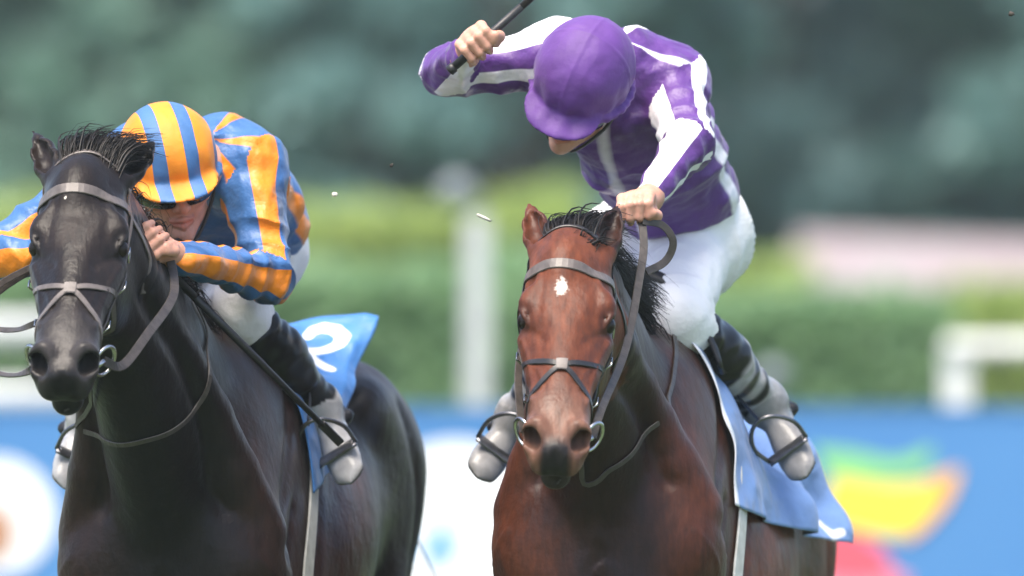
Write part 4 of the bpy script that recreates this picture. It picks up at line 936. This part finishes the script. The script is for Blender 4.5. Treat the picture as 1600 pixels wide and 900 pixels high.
sm = lambda x, a, b: np.clip((x - a) / (b - a), 0, 1) ** 2 * (3 - 2 * np.clip((x - a) / (b - a), 0, 1))
def flutter_bay(G, D, A, T, hz):
    w = sm(T, .75, 1.55) * sm(A, .25, 1.0)
    G = G + w[..., None] * (.045 * hz['lat'] + .02 * hz['back'] + .02 * hz['up'])
    wv = np.sin(A * 17 + T * 2.6 + .6 * np.sin(T * 5)) * .030 * sm(np.abs(T), .7, 1.5) + np.sin(A * 31 - T * 3) * .010 * sm(np.abs(T), .6, 1.4) + .006 * np.sin(A * 9 + T * 7)
    return G + (wv * (.25 + .75 * A))[..., None] * D
def flutter_dark(G, D, A, T, hz):
    lift = .125 * sm(A, .35, 1.05) * (.55 + .45 * sm(T, -.6, .5))
    G = G + lift[..., None] * hz['up'] + (.03 * sm(A, .4, 1.0) * sm(T, .2, .9))[..., None] * hz['lat']
    wv = np.sin(A * 9 + T * 6 + np.sin(T * 4)) * .012 + np.sin(A * 25 - T * 12) * .006 + (1 - 2 * np.abs(np.sin(T * 7 + A * 5))) * .007
    return G + (wv * sm(A, .15, .6))[..., None] * D
M_cloth_pale = cloth_material('pale_blue_saddle_cloth', (.15, .26, .50), (.70, .73, .78))
M_cloth_blue = cloth_material('bright_blue_saddle_cloth', (.042, .165, .42), (.74, .76, .78))
two = [[(.52, .30)]]
def glyph(pts, o, w, h, rot=0):
    """map glyph coordinates (0..1) to cloth metres"""
    c, s = math.cos(rot), math.sin(rot)
    return [(o[0] + c * (x * w) - s * (y * h), o[1] + s * (x * w) + c * (y * h)) for x, y in pts]
G2 = [(.05, .78), (.14, .93), (.38, 1.0), (.68, .96), (.86, .78), (.82, .58), (.60, .38), (.25, .15), (.08, .0), (.95, .0)]
GL = [(.15, 1.0), (.15, .0), (.8, .0)]
saddle_cloth(BAY, 'pale blue saddle cloth flapping behind the stirrup of the bay', M_cloth_pale, -.05, .76, lambda a: -92 + 12 * a, lambda a: 99 - 14 * a, flutter_bay,
             [glyph(GL, (.668, .482), .06, -.07, 0)], .009, white_front=.022)
saddle_cloth(DARK, 'bright blue saddle cloth with a white number two on the near-black horse', M_cloth_blue, -.0, .66, lambda a: -88 + 20 * a, lambda a: 92 - 52 * a, flutter_dark,
             [[(.51 + y * .125, .112 + x * .072 - y * .01) for x, y in G2]], .0105)

def build_saddle(hz, J, label):
    root = empty('racing_saddle', tuple(hz['B'](.25, 0, 0))); tag(root, label, 'saddle', 'light racing saddles')
    S = np.linspace(-.02, .44, 24); T = np.radians(np.linspace(-34, 34, 25)); V = []
    for s in S:
        a = (s + .02) / .46; rise = .022 + .055 * math.exp(-((a - .06) / .10) ** 2) + .045 * math.exp(-((a - .95) / .12) ** 2)
        row = np.array([cast(hz, s, t, .024)[0] for t in T]); dd = [cast(hz, s, t, 0)[1] for t in T]
        for i, t in enumerate(T): V.append(row[i] + dd[i] * rise * math.exp(-(t / .38) ** 2))
    q = np.arange(24 * 25).reshape(24, 25); Q = np.stack([q[:-1, :-1], q[1:, :-1], q[1:, 1:], q[:-1, 1:]], -1).reshape(-1, 4)
    o = mesh_obj('seat', V, Q, M_leather_dark, root); md = o.modifiers.new('t', 'SOLIDIFY'); md.thickness = .008
    gp = [cast(hz, .04 + .10 * math.cos(t), t, .0)[0] for t in np.radians(np.linspace(70, 290, 15))]
    strap('girth', gp, .055, M_white_girth, root, hz['bvh'], off=.006, n=60, thick=.005)
    for st, topp, sd, w0 in J['j']['stirrups']:
        st.parent = root; st.location = -parent_origin(root)
        a = cast(hz, .16, sd * .5, .02)[0]; mid = .5 * (a + topp)
        m2 = np.array(hz['bvh'].find_nearest(Vector(mid))[0]); no = np.array(hz['bvh'].find_nearest(Vector(mid))[1])
        strap('stirrup_leather', [a, mid if np.dot(mid - m2, no) > .02 else m2 + no * .03, topp], .020, M_leather_dark, root, None, n=16, normal=hz['lat'] * sd)
    return root
M_white_girth = mottled('white_elastic_girth', (.5, .48, .42), (.66, .64, .58), 40, .7)
SAD_B = build_saddle(BAY, PURPLE, 'black racing saddle under the jockey in purple')
SAD_D = build_saddle(DARK, BLUE, 'black racing saddle under the jockey in blue and orange')

# ---- neck straps lying round the base of each neck (part of the saddle gear)
def neck_strap(hz, root, pix):
    pts = []
    o = np.array([0, -CAM_D, CAM_Z])
    for px, py in pix:
        d = unit(P(px, py, .3) - o); loc, no, i, dist = hz['bvh'].ray_cast(Vector(o), Vector(d))
        if loc is not None: pts.append(np.array(loc))
    strap('neck_strap', pts, .011, M_rope, root, hz['bvh'], off=.004, n=48)
neck_strap(BAY, SAD_B, [(1046, 512), (1054, 560), (1046, 610), (1022, 665), (985, 710), (948, 735), (910, 748), (872, 752)])
neck_strap(DARK, SAD_D, [(300, 470), (322, 520), (326, 575), (310, 630), (270, 672), (215, 690), (160, 684), (122, 662), (104, 640)])

# ---- whips
def whip(a, b, label, r=.0085, flap=True):
    root = empty('whip', tuple(a)); tag(root, label, 'whip', 'riding whips'); d = unit(b - a); L = np.linalg.norm(b - a)
    s = MB(); s.tube([a - .035 * d, a - .033 * d, a - .022 * d, a - .018 * d], [.006, .011, .011, .007], 12); s.build('pommel_cap', M_black, root)
    s = MB(); s.tube([a - .018 * d, a + .16 * d], [.0088, .0080], 12); s.build('grip', M_black, root)
    s = MB(); s.tube([a + .16 * d, a + .7 * L * d, b], [r, r * .85, r * .7], 10); s.build('shaft', M_black, root)
    s = MB(); sd = unit(np.cross(d, [0, 1, .2])); s.box(b + .03 * d, (.07, .018, .010), np.array([d, sd, np.cross(d, sd)]).T, .003); s.build('flap', M_black, root)
    return root
fa = unit(PURPLE['j']['fistR'][0]); whip(PURPLE['hR'] - .045 * fa, PURPLE['hR'] + .55 * fa, 'black whip raised in the right hand of the jockey in purple', r=.0075)
whip(P(232, 392, .18), P(504, 664, .56), 'dark whip slanting down the shoulder of the near-black horse')

# ---- manes, forelocks, tails (children of their horse)
def hair(hz, fore, mane, seed):
    s = MB(); g = np.random.default_rng(seed)
    for (root, ctrl, n, spread, jit) in fore: lock(s, root, ctrl, int(n * 1.6), spread, .0016, int(g.integers(1e6)), .004, 7, jit, 2.4)
    s.build('forelock', M_hair, hz['root'])
    s = MB()
    for (root, ctrl, n, spread, jit) in mane: lock(s, root, ctrl, int(n * 1.6), spread, .0015, int(g.integers(1e6)), .007, 6, jit)
    s.build('mane', M_hair, hz['root'])
    s = MB(); B = hz['B']; t0 = B(1.22, 0, -.14); bh = hz['back']
    for i in range(26):
        r = t0 + g.normal(size=3) * .018
        lock(s, r, [bh * .12 + np.array([0, 0, -.02]), bh * .30 + np.array([.02, 0, -.16]), bh * .42 + np.array([.05, 0, -.42]), bh * .45 + np.array([.06, 0, -.62])], 9, .06, .0016, int(g.integers(1e6)), .02, 7, .012)
    s.build('tail', M_hair, hz['root'])

H = BAY['H']; cr = BAY['crest']
mane = []
for t in np.linspace(0.02, .95, 40):
    i = t * (len(cr) - 1); k = int(i); p = cr[k] + (i - k) * (cr[min(k + 1, len(cr) - 1)] - cr[k]) + np.array([0, 0, .03])
    mane.append((p, [(.022, .02, .024), (.050, .05, .018), (.078, .09, -.015)] if t < .45 else [(.015, .01, .012), (.04, .02, -.015), (.055, .02, -.06)], 64, .010, .015))
fore = [(H(x, -.01, .0), [(.004 + x * .3, .035, .032), (.024 + x * .4, .09, .046), (.070 + x * .5, .14, .036)], 80, .009, .010) for x in np.linspace(-.034, .026, 16)]
fore += [(H(x, .01, .01), [(x * .3, -.01, .012), (.006 + x * .5, .0, .022), (.02 + x * .8, .02, .018)], 14, .008, .008) for x in np.linspace(-.03, .03, 8)]
hair(BAY, fore, mane, 41)
H = DARK['H']; cr = DARK['crest']
mane = []
for t in np.linspace(0.02, .95, 40):
    i = t * (len(cr) - 1); k = int(i); p = cr[k] + (i - k) * (cr[min(k + 1, len(cr) - 1)] - cr[k]) + np.array([0, 0, .03])
    mane.append((p, [(.012, .03, .022), (.026, .07, .018), (.036, .11, -.01)] if t < .5 else [(.025, .01, .01), (.05, .01, -.03), (.065, .01, -.09)], 60, .010, .015))
fore = [(H(x, -.005, .0), [(x * .2 + .004, .022, .036), (.018 + x * .4, .060, .060), (.05 + x * .6, .11, .058)], 70, .010, .011) for x in np.linspace(-.035, .045, 20)]
hair(DARK, fore, mane, 77)
print('tack', round(time.time() - T0, 1))
# ------------------------------------------------------------------ the racecourse behind
def grass_mat():
    m = mottled('turf', (.035, .065, .018), (.075, .115, .035), 1.6, .8, 8, .6, 60, .02)
    return m
g = mesh_obj('ground', [(-400, -200, 0), (400, -200, 0), (400, 700, 0), (-400, 700, 0)], [(0, 1, 2, 3)], grass_mat(), None, False)
tag(g, kind='structure')

def leaf_cloud(n, sampler, size, seed, flat=.5):
    """n small leaf quads at sampled places"""
    r = np.random.default_rng(seed); c = sampler(r, n)
    a = r.normal(size=(n, 3)); a /= np.linalg.norm(a, axis=1)[:, None]; b = r.normal(size=(n, 3)); b -= (b * a).sum(1)[:, None] * a; b /= np.linalg.norm(b, axis=1)[:, None]
    s = (size * r.uniform(.6, 1.4, n))[:, None]
    V = np.stack([c - a * s, c + b * s * .5, c + a * s, c - b * s * .5], 1).reshape(-1, 3)
    return V, np.arange(4 * n).reshape(n, 4)

def leafy(name, c1, c2, scale):
    m = mottled(name, c1, c2, scale, .55, bstr=0); nt = m.node_tree; b = nt.nodes['Principled BSDF']; o = nt.nodes['Material Output']
    t = node(nt, 'ShaderNodeBsdfTranslucent'); mx = node(nt, 'ShaderNodeMixShader'); mx.inputs[0].default_value = .45
    src = b.inputs['Base Color'].links[0].from_socket; nt.links.new(src, t.inputs['Color'])
    nt.links.new(b.outputs[0], mx.inputs[1]); nt.links.new(t.outputs[0], mx.inputs[2]); nt.links.new(mx.outputs[0], o.inputs['Surface'])
    return m
M_leaf_green = leafy('clipped_hedge_leaf', (.22, .37, .18), (.29, .455, .24), .9)
M_leaf_gold = leafy('golden_hedge_leaf', (.33, .44, .12), (.43, .53, .17), .9)
M_leaf_dark = [leafy('tree_leaf_%s' % n, c1, c2, .25) for n, c1, c2 in (('slate', (.19, .345, .33), (.225, .39, .37)), ('grey_green', (.205, .36, .29), (.245, .405, .32)), ('deep', (.21, .37, .37), (.24, .40, .405)))]
M_bark = mottled('bark', (.05, .04, .03), (.11, .09, .07), 6, .85, bstr=.6)
M_twig = mottled('hedge_twigs', (.02, .03, .012), (.04, .05, .02), 6, .9, bstr=.4)
M_wpaint = mottled('white_paint', (.70, .70, .68), (.80, .80, .78), 3, .5, bstr=.1)

def hedge(px0, px1, py_top, y, depth, mat, label, n, leaf):
    a, b = P(px0, 450, y)[0], P(px1, 450, y)[0]; h = P(0, py_top, y)[2]; root = empty('hedge', ((a + b) / 2, y + depth / 2, 0)); tag(root, label, 'hedge', 'clipped hedges beyond the track')
    s = MB(); s.box(((a + b) / 2, y + depth / 2, h / 2 - .04), (b - a - .16, depth - .16, h - .08), None, .05); s.build('twig_core', M_twig, root)
    def smp(r, n):
        u = r.uniform(a, b, n); f = r.uniform(0, 1, n); top = f < .3; front = (f >= .3) & (f < .9)
        zz = np.where(top, h, r.uniform(0.02, h, n)); yy = np.where(top, r.uniform(y, y + depth, n), np.where(front, y, y + depth))
        w = .05 * np.sin(u * 2.3 + 1) + .03 * np.sin(u * 5.1)
        return np.stack([u, yy + r.normal(size=n) * .05 + w, zz + r.normal(size=n) * .04 + np.where(top, w, 0)], 1)
    V, Q = leaf_cloud(n, smp, leaf, int(abs(px0) + py_top)); o = mesh_obj('foliage', V, Q, mat, root, False); o['kind'] = 'stuff'
    return root
hedge(-700, 985, 440, 33, 1.2, M_leaf_green, 'long green clipped hedge behind the blue hoardings', 24000, .055)
hedge(992, 1490, 478, 33, 1.2, M_leaf_green, 'shorter green clipped hedge right of the bay, ending at the rail', 8000, .055)
hedge(-900, 905, 342, 45, 1.4, M_leaf_gold, 'taller yellow-green hedge standing behind the white post', 24000, .065)
hedge(915, 1268, 428, 47, 1.4, M_leaf_gold, 'lower yellow-green hedge left of the pink board', 7000, .065)
hedge(1274, 1750, 486, 47, 1.4, M_leaf_gold, 'lowest yellow-green hedge under the pink board', 8000, .065)

# blue hoardings with their printed devices
M_blue = mottled('hoarding_blue', (.060, .20, .45), (.075, .225, .48), 1.2, .5, bstr=.1)
prints = {k: mottled('print_' + k, c, tuple(min(1, q * 1.08) for q in c), 2, .5, bstr=0) for k, c in dict(white=(.78, .79, .80), brown=(.42, .20, .10), blue=(.10, .36, .68), green=(.22, .55, .20), yellow=(.85, .66, .06), orange=(.85, .42, .08), red=(.78, .10, .14), pink=(.80, .22, .30)).items()}
HB_Y = 20.0
def disc(s, cx, cz, r, y, n=40, sq=1.0): s.add([(cx + r * math.cos(t), y, cz + sq * r * math.sin(t)) for t in np.linspace(0, 2 * math.pi, n, endpoint=False)], [tuple(range(n))])
def shape(name, px_pts, mat, parent, lift):
    v = [P(x, yy, HB_Y) for x, yy in px_pts]; v = spline(v + [v[0]], 48)[:-1]; v[:, 1] = HB_Y - lift
    mesh_obj(name, v, [tuple(range(len(v)))], mat, parent, False)
def hoarding(px0, px1, label, kind):
    a, b = P(px0, 0, HB_Y)[0] + .004, P(px1, 0, HB_Y)[0] - .004; t = P(0, 640, HB_Y)[2]; root = empty('advertising_hoarding', ((a + b) / 2, HB_Y, 0)); tag(root, label, 'hoarding', 'blue hoardings along the rail')
    s = MB(); s.box(((a + b) / 2, HB_Y + .012, (t + .12) / 2), (b - a, .024, t - .12), None, .004); s.build('panel', M_blue, root, False)
    s = MB(); s.box(((a + b) / 2, HB_Y + .012, t + .006), (b - a, .04, .012), None, .003); s.build('top_rail', M_blue, root, False)
    for q in (a + .12, b - .12):
        s = MB(); s.box((q, HB_Y + .05, t * .5), (.05, .05, t), None, .006); s.build('support_post', M_wpaint, root, False)
        s = MB(); s.tube([(q, HB_Y + .06, t * .75), (q, HB_Y + .55, .02)], .018, 8); s.build('back_stay', M_wpaint, root)
    if kind == 'ring':
        s = MB(); c = P(-6, 806, HB_Y); disc(s, c[0], c[2], .205, HB_Y - .004); s.build('white_disc', prints['white'], root, False)
        s = MB(); c = P(-10, 832, HB_Y); disc(s, c[0], c[2], .072, HB_Y - .008, sq=1.35); s.build('brown_oval', prints['brown'], root, False)
    if kind == 'tri':
        s = MB(); c = P(712, 842, HB_Y); disc(s, c[0], c[2], .345, HB_Y - .004); s.build('white_disc', prints['white'], root, False)
        shape('blue_emblem', [(690, 805), (700, 820), (712, 872), (690, 876), (655, 870), (672, 845)], prints['blue'], root, .008)
    if kind == 'swoosh':
        shape('green_stroke', [(1270, 700), (1330, 705), (1400, 718), (1455, 700), (1440, 735), (1380, 748), (1300, 742)], prints['green'], root, .004)
        shape('yellow_stroke', [(1300, 745), (1380, 755), (1440, 752), (1492, 736), (1470, 790), (1420, 835), (1340, 828), (1290, 800)], prints['yellow'], root, .006)
        shape('orange_stroke', [(1455, 752), (1498, 732), (1480, 786), (1430, 838), (1410, 836), (1450, 795)], prints['orange'], root, .008)
        shape('red_stroke', [(1285, 825), (1330, 832), (1365, 850), (1392, 885), (1360, 898), (1290, 890)], prints['red'], root, .010)
        shape('pink_stroke', [(1285, 885), (1380, 892), (1420, 905), (1380, 950), (1290, 945)], prints['pink'], root, .004)
    if kind == 'plain':
        s = MB(); c = P((px0 + px1) / 2, 815, HB_Y); disc(s, c[0], c[2], .25, HB_Y - .004); s.build('white_disc', prints['white'], root, False)
hoarding(-1100, -402, 'blue hoarding beyond the left edge with a white disc', 'plain')
hoarding(-398, 298, 'blue hoarding with a white disc around a brown oval, left of the near-black horse', 'ring')
hoarding(302, 998, 'blue hoarding with a big white disc and small blue emblem between the horses', 'tri')
hoarding(1002, 1698, 'blue hoarding with green, yellow and red strokes right of the bay', 'swoosh')
hoarding(1702, 2400, 'blue hoarding beyond the right edge with a white disc', 'plain')

# white post with a lamp, round marker, rails, pink board
def pole(px, py0, y, w, label, name, headpx=None, hr=.08, base_py=None):
    c = P(px, 450, y); t = P(px, py0, y)[2]; root = empty(name, (c[0], y, 0)); tag(root, label, 'post')
    s = MB(); s.box((c[0], y, t / 2), (w, w, t), None, .008); s.build('post', M_post_grey, root, False)
    s = MB(); s.box((c[0], y, .03), (w * 2.2, w * 2.2, .06), None, .01); s.build('foot_plate', M_wpaint, root, False)
    if headpx:
        h = P(*headpx, y); s = MB(); s.tube([(c[0], y, t - .01), (c[0], y, h[2] - .02), (h[0], y, h[2])], .016, 8); s.build('bracket', M_lamp_grey, root)
        s = MB(); n = 12; prof = [(-1, .05), (-.85, .55), (-.4, .92), (0, 1), (.4, .92), (.8, .6), (1, .08)]
        V = [(h[0] + hr * r * math.cos(q), y + hr * r * math.sin(q), h[2] + hr * z * .9) for z, r in prof for q in np.linspace(0, 2 * math.pi, n, endpoint=False)]
        F = [(i * n + k, i * n + (k + 1) % n, (i + 1) * n + (k + 1) % n, (i + 1) * n + k) for i in range(len(prof) - 1) for k in range(n)] + [tuple(range(n))[::-1], tuple((len(prof) - 1) * n + k for k in range(n))]
        s.add(V, F); s.build('lamp_globe', M_lamp_grey, root)
    return root
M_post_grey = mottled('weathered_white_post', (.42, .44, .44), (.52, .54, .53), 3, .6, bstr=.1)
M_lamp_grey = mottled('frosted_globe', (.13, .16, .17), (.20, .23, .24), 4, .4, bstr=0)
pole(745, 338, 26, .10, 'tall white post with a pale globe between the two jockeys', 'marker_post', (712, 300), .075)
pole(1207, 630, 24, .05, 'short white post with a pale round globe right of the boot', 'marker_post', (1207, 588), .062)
def rail(px0, px1, pys, y, label, posts, thick=.10):
    a, b = P(px0, 450, y)[0], P(px1, 450, y)[0]; root = empty('running_rail', ((a + b) / 2, y, 0)); tag(root, label, 'rail', 'white running rails')
    for py in pys:
        z = P(0, py, y)[2]; s = MB(); s.tube([(a, y, z), ((a + b) / 2, y, z + .004), (b, y, z)], thick / 2, 12, up=(0, 1, 0)); s.build('rail_bar', M_wpaint, root)
    for px in posts:
        x = P(px, 450, y)[0]; z = P(0, pys[0], y)[2]; s = MB(); s.box((x, y + .03, z / 2), (.11, .06, z), None, .01); s.build('post', M_wpaint, root, False)
rail(1478, 2300, (542,), 27, 'white rail with a stout post at the right edge', (1496, 1900, 2280), .075)
rail(-800, 128, (517, 620), 27, 'pair of white rails low behind the head of the near-black horse', (-780, -300, 118), .12)
root = empty('sign_board', (3.2, 51, 0)); tag(root, 'long pinkish white board above the hedge at right', 'sign board')
M_pink = mottled('pink_white_board', (.66, .48, .50), (.70, .60, .60), 1.5, .6, bstr=.1)
a, b = P(1245, 364, 50), P(1760, 382, 50.6); a2, b2 = P(1245, 452, 50), P(1760, 505, 50.6)
s = MB(); d = np.array([0, .06, 0]); s.add([a, b, b2, a2, a + d, b + d, b2 + d, a2 + d], [(0, 1, 2, 3), (7, 6, 5, 4), (0, 4, 5, 1), (1, 5, 6, 2), (2, 6, 7, 3), (3, 7, 4, 0)]); s.build('panel', M_pink, root, False)
for t in (.06, .5, .94):
    q = a2 + t * (b2 - a2); s = MB(); s.box((q[0], q[1] + .11, q[2] / 2 + .1), (.09, .09, q[2] + .2), None, .01); s.build('post', M_wpaint, root, False)

# trees: each a tapered trunk with limbs, and a crown of leaf clumps
def tree(x, y, h, r, seed, mat, label, shared={}):
    g = np.random.default_rng(seed); root = empty('tree', (x, y, 0)); tag(root, label, 'tree', 'trees beyond the hedges')
    s = MB(); s.tube(spline([(x, y, -.1), (x + g.normal() * .15, y, h * .3), (x + g.normal() * .3, y, h * .62), (x + g.normal() * .3, y, h * .9)], 9), np.linspace(.26, .05, 9) * h / 11, 9)
    cl = []
    for i in range(220):
        t = g.uniform(.06, 1.0); prof = (math.sin(math.pi * min(1, .18 + .82 * t)) ** .6) * r; q = g.uniform(0, 2 * math.pi); rr = prof * math.sqrt(g.uniform(.15, 1))
        c = np.array([x + rr * math.cos(q), y + rr * math.sin(q), h * (.04 + .94 * t)]); cl.append((c, g.uniform(.55, 1.15) * r * .165))
        if i % 18 == 0: s.tube(spline([(x, y, c[2] * .7), ((x + c[0]) / 2, (y + c[1]) / 2, c[2] * .9), tuple(c)], 5), np.linspace(.07, .02, 5), 5, cap=False)
    s.build('trunk', M_bark, root)
    def smp(r_, n):
        k = r_.integers(0, len(cl), n); C = np.array([cl[i][0] for i in k]); R = np.array([cl[i][1] for i in k])
        d = r_.normal(size=(n, 3)); d /= np.linalg.norm(d, axis=1)[:, None]; return C + d * (R * r_.uniform(.55, 1.05, n))[:, None] * np.array([1, 1, .8])
    V, Q = leaf_cloud(13000, smp, .18, seed + 5); o = mesh_obj('crown', V, Q, mat, root, False)
    return root
tl = [('slate-green tree at the far left edge', 0), ('pale grey-green tree above the forelock of the near-black horse', 1), ('slate-green tree above the striped helmet', 0), ('grey-green tree left of the raised whip', 1), ('deep green tree behind the white post', 2), ('slate-green tree behind the raised whip', 0), ('deep green tree behind the purple helmet', 2), ('dark slate-green tree right of the purple shoulder', 2), ('slate-green tree above the pink board', 0), ('grey-green tree at the upper right', 1), ('slate-green tree at the far right edge', 0)]
for i, (lb, k) in enumerate(tl):
    d = 62 + 7 * ((i * 37) % 5) / 4; x = -7.2 + 1.48 * i + .3 * math.sin(i * 2.1)
    tree(x, d, 8.5 + 2.5 * ((i * 53) % 7) / 6, 1.7, 100 + i, M_leaf_dark[k], lb)
for i in range(9):
    x = -15 + 3.75 * i; tree(x + .5 * math.sin(i * 3), 78 + 3 * (i % 3), 12 + 1.5 * ((i * 29) % 5) / 4, 3.0, 300 + i, M_leaf_dark[(i * 2 + 1) % 3], 'tall tree in the back row, %s from the left' % ('first', 'second', 'third', 'fourth', 'fifth', 'sixth', 'seventh', 'eighth', 'ninth')[i])
print('bg', round(time.time() - T0, 1))

# the damp summer air over the course
m = bpy.data.materials.new('haze_air'); m.use_nodes = True; nt = m.node_tree; nt.nodes.clear()
vo = nt.nodes.new('ShaderNodeVolumePrincipled'); vo.inputs['Density'].default_value = .0005; vo.inputs['Color'].default_value = (.80, .93, .90, 1); vo.inputs['Anisotropy'].default_value = .1
ou = nt.nodes.new('ShaderNodeOutputMaterial'); nt.links.new(vo.outputs[0], ou.inputs['Volume'])
s = MB(); s.box((0, 32, 7.6), (90, 126, 17.2)); hz = s.build('haze', m, None, False); tag(hz, kind='stuff')

# scraps of turf kicked up by the field
M_clod = mottled('dry_turf_scrap', (.55, .52, .42), (.7, .68, .58), 80, .8); M_soil = mottled('soil_scrap', (.03, .025, .02), (.06, .05, .04), 80, .9)
for (px, py, y, size, mat, ang, lb) in ((756, 340, .35, (.030, .008, .007), M_clod, -28, 'pale sliver of turf flying above the white post'), (523, 304, .5, (.012, .008, .010), M_clod, 60, 'small pale scrap of turf flying right of the striped jockey'),
                                    (612, 258, .45, (.008, .007, .007), M_soil, 20, 'dark speck of soil flying left of the pale globe'), (1580, 22, .45, (.012, .009, .009), M_soil, 10, 'dark speck of soil in the upper right corner')):
    bm = bmesh.new(); bmesh.ops.create_icosphere(bm, subdivisions=2, radius=1.0); g = np.random.default_rng(int(px))
    v = np.array([tuple(q.co) for q in bm.verts]) * (1 + .25 * g.normal(size=(len(bm.verts), 1))) * np.array(size) * .5; f = [tuple(x.index for x in fc.verts) for fc in bm.faces]; bm.free()
    o = mesh_obj('turf_scrap', v @ roty(math.radians(-ang)).T, f, mat, None, True); o.location = P(px, py, y); tag(o, lb, 'turf scrap', 'flying scraps of turf')
